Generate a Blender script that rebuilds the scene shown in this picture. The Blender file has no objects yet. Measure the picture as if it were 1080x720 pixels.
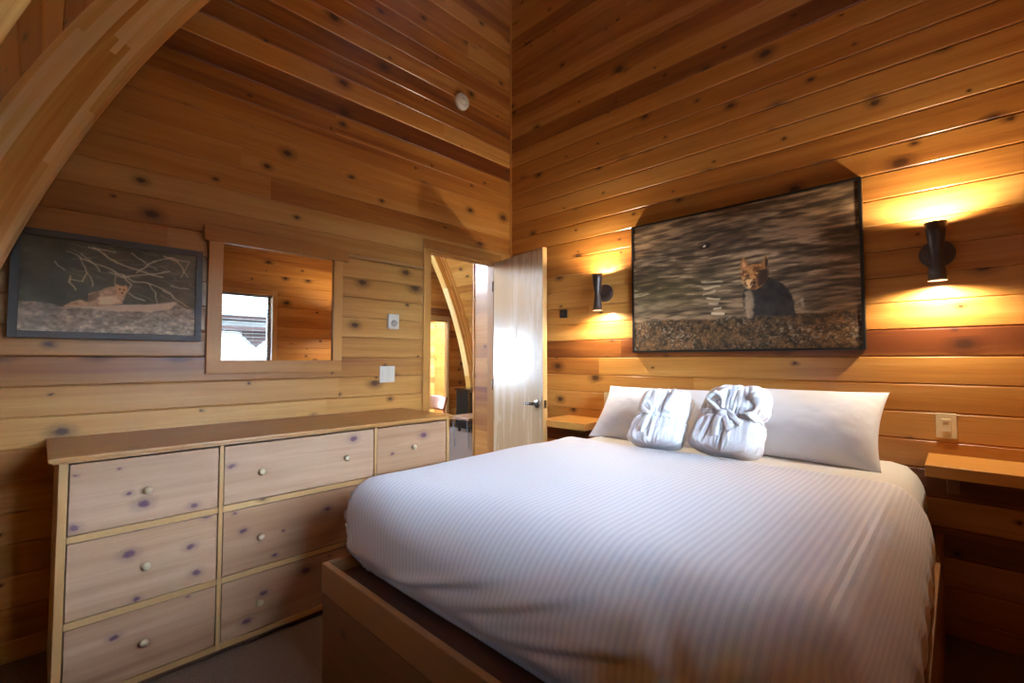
import bpy, bmesh, math, random
import numpy as np
from mathutils import Vector, Matrix, noise as mn

random.seed(7)
SC = bpy.context.scene
COL = SC.collection
PI = math.pi

# ------------------------------------------------------------------ helpers
def s2l(c):
    return c / 12.92 if c <= 0.04045 else ((c + 0.055) / 1.055) ** 2.4

def hexc(h):
    h = h.lstrip('#')
    return tuple(s2l(int(h[i:i + 2], 16) / 255) for i in (0, 2, 4)) + (1.0,)

class MB:
    """collects faces with uv (u along the grain, v across) and a random id per board"""
    def __init__(self):
        self.v = []; self.f = []; self.uv = []; self.pid = []; self.mi = []; self.sm = []
    def face(self, pts, uvs=None, pid=0.5, mi=0, smooth=False):
        b = len(self.v)
        self.v += [tuple(p) for p in pts]
        self.f.append(tuple(range(b, b + len(pts))))
        self.uv += uvs if uvs else [(0, 0)] * len(pts)
        self.pid.append(pid); self.mi.append(mi); self.sm.append(smooth)
    def box(self, x0, x1, y0, y1, z0, z1, grain=None, pid=None, mi=0):
        if x0 > x1: x0, x1 = x1, x0
        if y0 > y1: y0, y1 = y1, y0
        if z0 > z1: z0, z1 = z1, z0
        if pid is None: pid = random.random()
        d = (x1 - x0, y1 - y0, z1 - z0)
        if grain is None: grain = d.index(max(d))
        P = [(x0,y0,z0),(x1,y0,z0),(x1,y1,z0),(x0,y1,z0),(x0,y0,z1),(x1,y0,z1),(x1,y1,z1),(x0,y1,z1)]
        b = len(self.v); self.v += P
        for fc, ax in (((0,3,2,1),2),((4,5,6,7),2),((0,1,5,4),1),((2,3,7,6),1),((1,2,6,5),0),((3,0,4,7),0)):
            self.f.append(tuple(b + i for i in fc))
            o = [a for a in (0,1,2) if a != ax]
            if grain in o:
                w = [a for a in o if a != grain][0]
                self.uv += [(P[i][grain], P[i][w] + 0.37 * ax) for i in fc]
            else:
                self.uv += [(P[i][o[0]] * 0.15, P[i][o[1]]) for i in fc]
            self.pid.append(pid); self.mi.append(mi); self.sm.append(False)
    def lathe(self, prof, c=(0,0,0), axis=2, n=32, mi=0, smooth=True, pid=0.5, close=False):
        """prof: list of (r, h)"""
        b = len(self.v); m = len(prof)
        for r, h in prof:
            for k in range(n):
                a = 2 * PI * k / n
                p = [r * math.cos(a), r * math.sin(a), h]
                if axis == 0: p = [p[2], p[0], p[1]]
                elif axis == 1: p = [p[1], p[2], p[0]]
                self.v.append((p[0] + c[0], p[1] + c[1], p[2] + c[2]))
        rng = m if close else m - 1
        for i in range(rng):
            for k in range(n):
                k2 = (k + 1) % n; j = (i + 1) % m
                self.f.append((b + i*n + k, b + i*n + k2, b + j*n + k2, b + j*n + k))
                self.uv += [(0,0)] * 4; self.pid.append(pid); self.mi.append(mi); self.sm.append(smooth)
    def tube(self, pts, r, n=8, mi=0, pid=0.5, caps=True):
        pts = [Vector(p) for p in pts]; b = len(self.v); m = len(pts)
        rad = r if isinstance(r, (list, tuple)) else [r] * m
        for i, p in enumerate(pts):
            t = (pts[min(i+1, m-1)] - pts[max(i-1, 0)]).normalized()
            a = Vector((0,0,1)) if abs(t.z) < 0.9 else Vector((1,0,0))
            s = t.cross(a).normalized(); q = s.cross(t).normalized()
            for k in range(n):
                an = 2 * PI * k / n
                self.v.append(tuple(p + (s * math.cos(an) + q * math.sin(an)) * rad[i]))
        for i in range(m - 1):
            for k in range(n):
                k2 = (k+1) % n
                self.f.append((b+i*n+k, b+i*n+k2, b+(i+1)*n+k2, b+(i+1)*n+k))
                self.uv += [(0,0)]*4; self.pid.append(pid); self.mi.append(mi); self.sm.append(True)
        if caps:
            for base, rev in ((b, True), (b + (m-1)*n, False)):
                idx = tuple(base + k for k in range(n))
                self.f.append(tuple(reversed(idx)) if rev else idx)
                self.uv += [(0,0)]*n; self.pid.append(pid); self.mi.append(mi); self.sm.append(False)
    def grid(self, P, UV=None, mi=0, smooth=True, pid=0.5, wrap=False):
        """P: array rows x cols x 3"""
        P = np.asarray(P); R, Cc = P.shape[:2]; b = len(self.v)
        self.v += [tuple(map(float, p)) for p in P.reshape(-1, 3)]
        cc = Cc if wrap else Cc - 1
        for i in range(R - 1):
            for j in range(cc):
                j2 = (j + 1) % Cc
                q = ((i,j),(i,j2),(i+1,j2),(i+1,j))
                self.f.append(tuple(b + a*Cc + c for a, c in q))
                self.uv += [tuple(map(float, UV[a][c])) for a, c in q] if UV is not None else [(0,0)]*4
                self.pid.append(pid); self.mi.append(mi); self.sm.append(smooth)
    def build(self, name, mats, parent=None, bevel=0, seg=2, loc=None, fix=True, solid=0):
        me = bpy.data.meshes.new(name)
        me.from_pydata(self.v, [], self.f)
        uvl = me.uv_layers.new(name='UVMap')
        uvl.data.foreach_set('uv', [c for p in self.uv for c in p])
        at = me.attributes.new('pid', 'FLOAT', 'FACE')
        at.data.foreach_set('value', self.pid)
        me.polygons.foreach_set('material_index', self.mi)
        me.polygons.foreach_set('use_smooth', self.sm)
        for m in (mats if isinstance(mats, (list, tuple)) else [mats]): me.materials.append(m)
        if fix:
            bm = bmesh.new(); bm.from_mesh(me)
            bmesh.ops.recalc_face_normals(bm, faces=bm.faces)
            bm.to_mesh(me); bm.free()
        me.update()
        o = bpy.data.objects.new(name, me); COL.objects.link(o)
        if parent is not None: o.parent = parent
        if loc is not None: o.location = loc
        if solid:
            sd = o.modifiers.new('thickness', 'SOLIDIFY'); sd.thickness = solid; sd.offset = -1
        if bevel:
            bv = o.modifiers.new('edge', 'BEVEL'); bv.width = bevel; bv.segments = seg
            bv.limit_method = 'ANGLE'; bv.angle_limit = math.radians(40)
        return o

def tag(o, label, cat, group=None, kind=None):
    o['label'] = label; o['category'] = cat
    if group: o['group'] = group
    if kind: o['kind'] = kind
    return o

def empty(name, loc, label, cat, group=None, kind=None, rz=0):
    o = bpy.data.objects.new(name, None); COL.objects.link(o)
    o.location = loc; o.rotation_euler.z = rz; o.empty_display_size = 0.05
    return tag(o, label, cat, group, kind)

def copy_tree(o, parent=None):
    c = o.copy(); COL.objects.link(c)
    if parent is not None: c.parent = parent
    for ch in list(o.children): copy_tree(ch, c)
    return c

# ------------------------------------------------------------------ node materials
class NT:
    def __init__(self, name):
        self.m = bpy.data.materials.new(name); self.m.use_nodes = True
        self.t = self.m.node_tree; self.t.nodes.clear()
        self.out = self.t.nodes.new('ShaderNodeOutputMaterial')
    def n(self, typ, **kw):
        nd = self.t.nodes.new(typ)
        for k, v in kw.items(): setattr(nd, k, v)
        return nd
    def l(self, a, b): self.t.links.new(a, b)
    def setin(self, nd, i, v):
        if hasattr(v, 'bl_idname') and hasattr(v, 'is_linked'): self.l(v, nd.inputs[i])
        elif v is not None: nd.inputs[i].default_value = v
    def math(self, op, a, b=None, c=None, clamp=False):
        nd = self.n('ShaderNodeMath', operation=op); nd.use_clamp = clamp
        for i, v in enumerate((a, b, c)): self.setin(nd, i, v)
        return nd.outputs[0]
    def vec(self, x, y, z=0.0):
        nd = self.n('ShaderNodeCombineXYZ')
        for i, v in enumerate((x, y, z)): self.setin(nd, i, v)
        return nd.outputs[0]
    def sep(self, v):
        nd = self.n('ShaderNodeSeparateXYZ'); self.l(v, nd.inputs[0]); return nd.outputs
    def rng(self, v, a, b, c=0.0, d=1.0, interp='SMOOTHSTEP'):
        nd = self.n('ShaderNodeMapRange', interpolation_type=interp)
        for i, q in enumerate((v, a, b, c, d)): self.setin(nd, i, q)
        return nd.outputs[0]
    def mix(self, fac, a, b, typ='MIX'):
        nd = self.n('ShaderNodeMix', data_type='RGBA', blend_type=typ)
        self.setin(nd, 0, fac); self.setin(nd, 6, a); self.setin(nd, 7, b)
        return nd.outputs[2]
    def noise(self, v, scale=1, detail=3, rough=0.5, dist=0):
        nd = self.n('ShaderNodeTexNoise'); self.l(v, nd.inputs['Vector'])
        nd.inputs['Scale'].default_value = scale; nd.inputs['Detail'].default_value = detail
        nd.inputs['Roughness'].default_value = rough; nd.inputs['Distortion'].default_value = dist
        return nd.outputs[0]
    def ramp(self, fac, stops):
        nd = self.n('ShaderNodeValToRGB'); self.l(fac, nd.inputs[0]); e = nd.color_ramp.elements
        while len(e) < len(stops): e.new(0.5)
        for k, (p, c) in enumerate(stops): e[k].position = p; e[k].color = c
        return nd.outputs[0]
    def bsdf(self, col, rough=0.5, spec=0.5, metal=0, bump=None, bs=0.3, bd=0.01, coat=0, coatr=0.2, sheen=0, trans=0):
        p = self.n('ShaderNodeBsdfPrincipled')
        self.setin(p, 'Base Color', col); self.setin(p, 'Roughness', rough)
        p.inputs['Specular IOR Level'].default_value = spec; p.inputs['Metallic'].default_value = metal
        p.inputs['Coat Weight'].default_value = coat; p.inputs['Coat Roughness'].default_value = coatr
        p.inputs['Sheen Weight'].default_value = sheen
        if bump is not None:
            b = self.n('ShaderNodeBump'); b.inputs['Strength'].default_value = bs; b.inputs['Distance'].default_value = bd
            self.l(bump, b.inputs['Height']); self.l(b.outputs[0], p.inputs['Normal'])
        self.l(p.outputs[0], self.out.inputs[0])
        return p

def wood(name, stops, knot='#3a1c0c', kden=0.5, ku=2.6, kv=7.0, rmin=0.004, rmax=0.015, rough=0.42, spec=0.4,
         coat=0.0, streak=0.45, grain=0.25, halo_dark=0.35, ruv=30, kpow=1.6):
    """knotty timber read from board uv and the board id"""
    t = NT(name)
    uv = t.n('ShaderNodeUVMap').outputs[0]
    pid = t.n('ShaderNodeAttribute', attribute_name='pid').outputs['Fac']
    x, y, _ = t.sep(uv)
    u = t.math('ADD', x, t.math('MULTIPLY', pid, 41.7)); v = t.math('ADD', y, t.math('MULTIPLY', pid, 17.9))
    vor = t.n('ShaderNodeTexVoronoi', voronoi_dimensions='2D', feature='F1'); vor.inputs['Scale'].default_value = 1.0
    vor.inputs['Randomness'].default_value = 0.9
    sv = t.vec(t.math('MULTIPLY', u, ku), t.math('MULTIPLY', v, kv)); t.l(sv, vor.inputs['Vector'])
    sx, sy, _ = t.sep(sv); px, py, _ = t.sep(vor.outputs['Position']); cr, cg, cb = t.sep(vor.outputs['Color'])
    dx = t.math('DIVIDE', t.math('SUBTRACT', sx, px), ku * 1.5); dy = t.math('DIVIDE', t.math('SUBTRACT', sy, py), kv)
    wob = t.noise(t.vec(t.math('MULTIPLY', u, 60), t.math('MULTIPLY', v, 60)), 1, 2)
    d = t.math('SQRT', t.math('ADD', t.math('MULTIPLY', dx, dx), t.math('MULTIPLY', dy, dy)))
    d = t.math('ADD', d, t.math('MULTIPLY', t.math('SUBTRACT', wob, 0.5), 0.014))
    keep = t.math('LESS_THAN', cr, kden)
    rad = t.math('ADD', rmin, t.math('MULTIPLY', t.math('POWER', cg, kpow), rmax - rmin))
    kn = t.math('MULTIPLY', t.rng(d, t.math('MULTIPLY', rad, 1.15), t.math('MULTIPLY', rad, 0.45)), keep)
    halo = t.math('MULTIPLY', t.rng(d, t.math('MULTIPLY', rad, 2.7), t.math('MULTIPLY', rad, 0.8)), keep)
    vg = t.math('SUBTRACT', v, t.math('MULTIPLY', t.math('MULTIPLY', halo, dy), 0.6))
    g1 = t.noise(t.vec(t.math('MULTIPLY', u, 1.3), t.math('MULTIPLY', vg, ruv), pid), 1, 4, 0.6, 0.4)
    g2 = t.noise(t.vec(t.math('MULTIPLY', u, 0.45), t.math('MULTIPLY', vg, 7.5), t.math('MULTIPLY', pid, 3)), 1, 2, 0.5, 0.6)
    g3 = t.noise(t.vec(t.math('MULTIPLY', u, 6), t.math('MULTIPLY', vg, 220), pid), 1, 2, 0.5)
    fac = t.math('ADD', pid, t.math('MULTIPLY', t.math('SUBTRACT', g2, 0.5), streak * 2))
    fac = t.math('ADD', fac, t.math('MULTIPLY', t.math('SUBTRACT', g1, 0.5), grain * 2), clamp=True)
    n = len(stops)
    col = t.ramp(fac, [(i / (n - 1), hexc(c)) for i, c in enumerate(stops)])
    col = t.mix(t.math('MULTIPLY', t.rng(g3, 0.35, 0.7), 0.13), col, hexc(stops[0]))
    col = t.mix(t.math('MULTIPLY', halo, halo_dark), col, hexc(knot))
    col = t.mix(t.math('MULTIPLY', kn, 0.9), col, hexc(knot))
    rg = t.math('ADD', rough, t.math('MULTIPLY', t.math('SUBTRACT', g1, 0.5), 0.25))
    t.bsdf(col, rg, spec, bump=t.math('ADD', g1, t.math('MULTIPLY', g3, 0.4)), bs=0.12, bd=0.004, coat=coat, coatr=0.22)
    return t.m

def plain(name, c, rough=0.5, spec=0.5, metal=0, var=0.08, scale=40, bs=0.05, coat=0):
    t = NT(name)
    tc = t.n('ShaderNodeTexCoord').outputs['Object']
    n = t.noise(tc, scale, 3)
    c = hexc(c) if isinstance(c, str) else c
    dk = tuple(q * (1 - var * 2) for q in c[:3]) + (1,)
    t.bsdf(t.mix(n, dk, c), rough, spec, metal, bump=n, bs=bs, bd=0.002, coat=coat)
    return t.m

def emit(name, c, s):
    t = NT(name); e = t.n('ShaderNodeEmission'); e.inputs[0].default_value = c; e.inputs[1].default_value = s
    t.l(e.outputs[0], t.out.inputs[0]); return t.m

def pane_glass(name):
    t = NT(name); tr = t.n('ShaderNodeBsdfTransparent'); gl = t.n('ShaderNodeBsdfGlossy'); gl.inputs['Roughness'].default_value = 0.02
    lw = t.n('ShaderNodeFresnel'); lw.inputs[0].default_value = 1.45
    mx = t.n('ShaderNodeMixShader'); t.l(lw.outputs[0], mx.inputs[0]); t.l(tr.outputs[0], mx.inputs[1]); t.l(gl.outputs[0], mx.inputs[2])
    t.l(mx.outputs[0], t.out.inputs[0]); return t.m

def fabric(name, c, sc=900, bs=0.25, rough=0.85, sheen=0.2, wr=0):
    t = NT(name); tc = t.n('ShaderNodeTexCoord').outputs['Object']
    n = t.noise(tc, sc, 2); big = t.noise(tc, 9, 3)
    c = hexc(c)
    col = t.mix(t.math('MULTIPLY', n, 0.25), c, tuple(q * 0.75 for q in c[:3]) + (1,))
    h = t.math('ADD', t.math('MULTIPLY', n, 0.12), t.math('MULTIPLY', big, wr)) if wr else n
    t.bsdf(col, rough, 0.25, bump=h, bs=bs, bd=0.003 if not wr else 0.02, sheen=sheen)
    return t.m

def terry(name):
    t = NT(name); tc = t.n('ShaderNodeTexCoord').outputs['Object']
    n = t.noise(tc, 200, 3); c = hexc('#f0f1f4')
    col = t.mix(t.math('MULTIPLY', n, 0.25), c, hexc('#cfd2da'))
    p = t.bsdf(col, 1.0, 0.0, bump=n, bs=0.5, bd=0.003)
    p.inputs['Subsurface Weight'].default_value = 0.7; p.inputs['Subsurface Radius'].default_value = (1, 1, 1); p.inputs['Subsurface Scale'].default_value = 0.016
    return t.m

def duvet_mat():
    t = NT('striped_satin_cotton')
    uv = t.n('ShaderNodeUVMap').outputs[0]; x, y, _ = t.sep(uv)
    s = t.math('SINE', t.math('MULTIPLY', y, 2 * PI / 0.021))
    st = t.rng(s, -0.25, 0.25)
    w = t.noise(t.vec(t.math('MULTIPLY', x, 900), t.math('MULTIPLY', y, 900)), 1, 2)
    col = t.mix(st, hexc('#e2e1e8'), hexc('#eeedf2'))
    col = t.mix(t.math('MULTIPLY', w, 0.2), col, hexc('#b6b2bb'))
    rg = t.math('SUBTRACT', 0.85, t.math('MULTIPLY', st, 0.3))
    t.bsdf(col, rg, 0.3, bump=t.math('ADD', st, t.math('MULTIPLY', w, 0.4)), bs=0.12, bd=0.002, sheen=0.1)
    return t.m

def carpet_mat():
    t = NT('cut_pile_carpet'); tc = t.n('ShaderNodeTexCoord').outputs['Object']
    n = t.noise(tc, 170, 3, 0.7); b = t.noise(tc, 3, 2)
    col = t.ramp(n, [(0.3, hexc('#3a271b')), (0.5, hexc('#684b38')), (0.72, hexc('#8f725a'))])
    col = t.mix(t.math('MULTIPLY', b, 0.2), col, hexc('#5d4a3e'))
    t.bsdf(col, 0.95, 0.1, bump=n, bs=0.8, bd=0.01, sheen=0.2); return t.m

def print_mat(name, rough):
    t = NT(name); a = t.n('ShaderNodeVertexColor', layer_name='ink')
    tc = t.n('ShaderNodeTexCoord').outputs['Object']; n = t.noise(tc, 700, 2)
    t.bsdf(a.outputs[0], rough, 0.35, bump=n, bs=0.08, bd=0.001); return t.m

CEDAR = ['#663313', '#884f1f', '#a66a2b', '#b97e39', '#c68f4a', '#a26326']
M = {}
M['cedar'] = wood('knotty_cedar_boards', CEDAR, coat=0.5, kpow=2.2, streak=0.42, halo_dark=0.5, kden=0.55, ku=2.6, rmin=0.005, rmax=0.027)
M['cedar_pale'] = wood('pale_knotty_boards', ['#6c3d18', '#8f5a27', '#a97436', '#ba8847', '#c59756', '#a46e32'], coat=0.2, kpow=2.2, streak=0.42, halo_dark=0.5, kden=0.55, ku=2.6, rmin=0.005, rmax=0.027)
M['cedar_trim'] = wood('clear_cedar_trim', ['#99622a', '#b27a38', '#c18c47', '#cc9a56'], kden=0.12, rmax=0.012)
M['glulam'] = wood('laminated_fir', ['#c07f36', '#e0aa52', '#f0c97c', '#f6da9c', '#ecc072', '#d09247'], kden=0.1, rmax=0.02, ku=2.2, kv=9, streak=0.25, rough=0.38)
M['pine'] = wood('knotty_pine_drawer', ['#835a3e', '#9d7556', '#aa8465', '#b79275', '#a27857'], knot='#54304a', kden=0.62, ku=5.0, kv=8.0, rmin=0.004, rmax=0.017, kpow=1.0, rough=0.5, halo_dark=0.3, streak=0.6, grain=0.35)
M['pine_top'] = wood('waxed_pine_top', ['#9c6a36', '#ad7c45', '#b98851', '#a4713b'], kden=0.12, rough=0.33, spec=0.5)
M['pine_frame'] = wood('pine_carcass', ['#a37a4a', '#b28a58', '#bd9764'], kden=0.05, rough=0.45)
M['bedwood'] = wood('stained_fir_bed', ['#6b4122', '#7e5029', '#8e5e33', '#9c6c3d'], kden=0.2, ku=3, kv=8, rmax=0.016, rough=0.45)
M['deck'] = plain('dark_plywood_deck', '#5e3a26', 0.6)
M['doorply'] = wood('birch_veneer_door', ['#a58560', '#ae8e69', '#b79873', '#b0906a'], kden=0.0, streak=0.5, grain=0.3, rough=0.26, spec=0.6, ruv=14)
M['dooredge'] = wood('door_edge_wood', ['#b98a4f', '#c79a60'], kden=0.0)
M['shelf'] = wood('fir_shelf', ['#b47a35', '#c48c45', '#d0994f'], kden=0.05, rough=0.35)
M['carpet'] = carpet_mat()
M['duvet'] = duvet_mat()
M['sheet'] = fabric('white_sheet', '#dfdcd6', wr=0.5, bs=0.2)
M['pillow'] = fabric('white_pillowcase', '#dfdfe4', wr=0.25, bs=0.15)
M['terry'] = terry('white_terry')
M['belt'] = fabric('white_terry_belt', '#eaecf1', sc=500, bs=0.4)
M['bronze'] = plain('dark_bronze', '#46372f', 0.38, 0.5, 0.35, var=0.1)
M['black'] = plain('satin_black', '#16130f', 0.4)
M['frame_grey'] = plain('charcoal_frame', '#524d44', 0.55)
M['white_plastic'] = plain('white_plastic', '#d8d3c8', 0.35, var=0.03)
M['grey_plastic'] = plain('grey_plastic', '#a9a59c', 0.4, var=0.03)
M['ivory'] = plain('ivory_plastic', '#dccba4', 0.35, var=0.03)
M['steel'] = plain('satin_nickel', '#8b8985', 0.22, 0.5, 1.0)
M['knob'] = plain('pale_wood_knob', '#b9a482', 0.4, var=0.1)
M['red'] = plain('indicator_red', '#b0301c', 0.4)
M['glass'] = pane_glass('window_glass')
M['blind'] = plain('white_blind_slat', '#77736b', 0.4, var=0.03)
M['bulb'] = emit('warm_bulb', (1.0, 0.62, 0.28, 1), 60)
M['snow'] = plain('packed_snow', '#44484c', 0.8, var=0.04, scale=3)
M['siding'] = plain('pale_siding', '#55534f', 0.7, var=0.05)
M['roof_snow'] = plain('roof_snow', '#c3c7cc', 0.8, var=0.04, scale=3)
M['fascia'] = plain('brown_fascia', '#1c100d', 0.8, spec=0.1)
M['leafy'] = plain('yellow_green_leaf', '#3c3a12', 0.8, spec=0.1, var=0.3, scale=9)
M['chairwood'] = wood('chair_wood', ['#8a4e22', '#9c5c2a'], kden=0)
t = NT('mirror_silver'); g = t.n('ShaderNodeBsdfGlossy'); g.inputs[0].default_value = (0.88, 0.9, 0.89, 1); g.inputs['Roughness'].default_value = 0.0
nz = t.noise(t.n('ShaderNodeTexCoord').outputs['Object'], 3, 1)
t.setin(g, 'Roughness', t.math('MULTIPLY', nz, 0.004)); t.l(g.outputs[0], t.out.inputs[0]); M['mirror'] = t.m

# ------------------------------------------------------------------ shell geometry
ZC, XL, RI, RO, XR = -0.30, 3.163, 6.576, 6.80, -3.763
L_BACK, Y_END = 3.45, 4.05
PW, PH = 0.135, 1.036 % 0.135
def shell_left(z, r=RO): return XL - math.sqrt(max(r * r - (z - ZC) ** 2, 0))
def shell_right(z, r=RO): return XR + math.sqrt(max(r * r - (z - ZC) ** 2, 0))
APEX = ZC + math.sqrt(RO ** 2 - ((XL - XR) / 2) ** 2)

def plank_wall(name, p2w, ulim, z1, openings=(), thick=0.06, rnd=None, mat='cedar', lens=(3.6, 7.0), pale=None):
    """p2w(u, d, z) -> world point; d<0 goes into the wall. Tongue boards with eased edges"""
    R = random.Random(rnd); mb = MB(); c = 0.006
    z = PH - PW
    rows = []
    while z < z1: rows.append((max(z, 0), min(z + PW, z1))); z += PW
    for a, b in rows:
        if b - a < 0.01: continue
        cuts = sorted({a, b} | {q for o in openings for q in (o[2], o[3]) if a + 0.004 < q < b - 0.004})
        u0, u1 = ulim((a + b) / 2)
        if u1 - u0 < 0.02: continue
        js = [u0]; q = u0 - R.uniform(0, lens[0])
        while True:
            q += R.uniform(*lens)
            if q >= u1 - 0.15: break
            if q > u0 + 0.15: js.append(q)
        js.append(u1)
        pids = [min(1, max(0, R.gauss(0.52, 0.13))) for _ in js]
        if R.random() < 0.10 and (a > 2.3 or name != 'wall_left'): pids = [R.uniform(0.08, 0.22) for _ in js]
        for s0, s1 in zip(cuts[:-1], cuts[1:]):
            segs = [(js[i], js[i+1], pids[i]) for i in range(len(js) - 1)]
            for o in openings:
                if o[2] < (s0 + s1) / 2 < o[3]:
                    ns = []
                    for p0, p1, pd in segs:
                        if p1 <= o[0] or p0 >= o[1]: ns.append((p0, p1, pd)); continue
                        if p0 < o[0]: ns.append((p0, o[0], pd))
                        if p1 > o[1]: ns.append((o[1], p1, pd))
                    segs = ns
            lo = c if s0 == a else 0; hi = c if s1 == b else 0
            prof = [(-thick, s0), (-c if lo else 0, s0), (0, s0 + lo), (0, s1 - hi), (-c if hi else 0, s1), (-thick, s1)]
            for p0, p1, pd in segs:
                n = len(prof)
                for i in range(n):
                    (d0, za), (d1, zb) = prof[i], prof[(i + 1) % n]
                    if (d0, za) == (d1, zb): continue
                    mb.face([p2w(p0, d0, za), p2w(p1, d0, za), p2w(p1, d1, zb), p2w(p0, d1, zb)],
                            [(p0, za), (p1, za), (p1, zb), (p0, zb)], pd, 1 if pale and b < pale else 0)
                for uu in (p0, p1):
                    mb.face([p2w(uu, d, zz) for d, zz in prof], [(uu, zz) for d, zz in prof], pd)
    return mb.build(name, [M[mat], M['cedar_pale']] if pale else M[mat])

DOOR = (-0.905, -0.20, 0, 2.145)
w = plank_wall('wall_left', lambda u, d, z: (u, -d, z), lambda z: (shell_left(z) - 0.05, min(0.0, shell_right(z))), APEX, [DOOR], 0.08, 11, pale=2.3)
tag(w, 'knotty cedar plank wall behind the long dresser, with the open doorway', 'wall', kind='structure')
w = plank_wall('wall_right', lambda u, d, z: (-d, u, z), lambda z: (-L_BACK, 0.0), 5.25, [], 0.06, 23)
tag(w, 'tall knotty cedar plank wall behind the bed head', 'wall', kind='structure')
WIN = (-2.45, -0.914, 1.25, 2.117)
w = plank_wall('wall_back', lambda u, d, z: (u, -L_BACK + d, z), lambda z: (shell_left(z) - 0.05, min(0.06, shell_right(z))), APEX, [WIN], 0.12, 31)
tag(w, 'cedar plank wall seen in the wall mirror, around the bright window', 'wall', kind='structure')
def far_limits(z): return (shell_left(z) - 0.05, shell_right(z) + 0.05)
FILL_GLAZED = (0.30, 1.60, 0.50, 2.10); PATIO = (-2.10, -1.50, 0.90, 1.80); NOOK = (2.0, 2.43, 0.0, 2.02)
w = plank_wall('wall_far', lambda u, d, z: (u, Y_END - d, z), far_limits, APEX, [PATIO, NOOK, FILL_GLAZED], 0.08, 41)
tag(w, 'orange cedar end wall of the next room, seen through the doorway', 'wall', kind='structure')
w = plank_wall('wall_left.001', lambda u, d, z: (u, 0.08 + d, z), lambda z: (0.06, shell_right(z) + 0.05), APEX, [], 0.08, 47)
tag(w, 'next-room side of the partition, out of sight behind the bed wall', 'wall', kind='structure')
w = plank_wall('wall_hall', lambda u, d, z: (d + 0.0, u, z), lambda z: (0.085, 0.36), 3.2, [], 0.12, 53)
tag(w, 'short cedar plank return wall seen inside the doorway', 'wall', kind='structure')
mb = MB(); mb.box(-0.13, 0.008, 0.36, 0.378, 0, 3.2)
tag(mb.build('trim_5', M['cedar_trim'], bevel=0.003), 'corner trim capping the short return wall inside the doorway', 'trim', kind='structure')

# curved vault of boards running along the ridge
def vault():
    mb = MB(); R = random.Random(5); c = 0.006
    for side in (0, 1):
        cx = XL if side == 0 else XR; sg = -1 if side == 0 else 1
        a0 = math.asin((0 - ZC) / RO) - 0.01; a1 = math.acos(abs(cx + 0.30) / RO)
        nb = int((a1 - a0) * RO / PW) + 1; da = (a1 - a0) / nb
        for i in range(nb):
            t0, t1 = a0 + i * da, a0 + (i + 1) * da
            zm = ZC + RO * math.sin((t0 + t1) / 2)
            ys = [-L_BACK - 0.12, Y_END + 0.1]
            js = []; y = ys[0] - R.uniform(0, 2)
            while y < ys[1]:
                y += R.uniform(1.8, 3.6)
                if ys[0] < y < ys[1]: js.append(y)
            gaps = []
            if side == 0 and 2.6 < zm < 3.8: gaps.append((2.6, 3.65))  # added unseen roof opening, brightens the next room's curved boards
            if side == 0 and 1.0 < zm < 1.13: gaps.append((-1.70, -1.645))  # added unseen slot, lets in sky light as fill for the bed foot
            cuts = sorted([ys[0]] + js + [ys[1]] + [q for g in gaps for q in g])
            for y0, y1 in zip(cuts[:-1], cuts[1:]):
                if any(g[0] - 1e-6 <= y0 and y1 <= g[1] + 1e-6 for g in gaps): continue
                pd = min(1, max(0, R.gauss(0.55, 0.13)))
                ca = c / RO
                pr = [(t0, RO + c), (t0 + ca, RO), (t1 - ca, RO), (t1, RO + c), (t1, RO + 0.06), (t0, RO + 0.06)]
                for k in range(6):
                    (ta, ra), (tb, rb) = pr[k], pr[(k + 1) % 6]
                    A = (cx + sg * ra * math.cos(ta), ZC + ra * math.sin(ta)); B = (cx + sg * rb * math.cos(tb), ZC + rb * math.sin(tb))
                    mb.face([(A[0], y0, A[1]), (A[0], y1, A[1]), (B[0], y1, B[1]), (B[0], y0, B[1])],
                            [(y0, ta * RO), (y1, ta * RO), (y1, tb * RO), (y0, tb * RO)], pd)
                for yy in (y0, y1):
                    mb.face([(cx + sg * r * math.cos(tt), yy, ZC + r * math.sin(tt)) for tt, r in pr], [(yy, tt * RO) for tt, r in pr], pd)
    return mb.build('ceiling', M['cedar'])
tag(vault(), 'curved cedar board vault rising above the laminated arch', 'ceiling', kind='structure')

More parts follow.
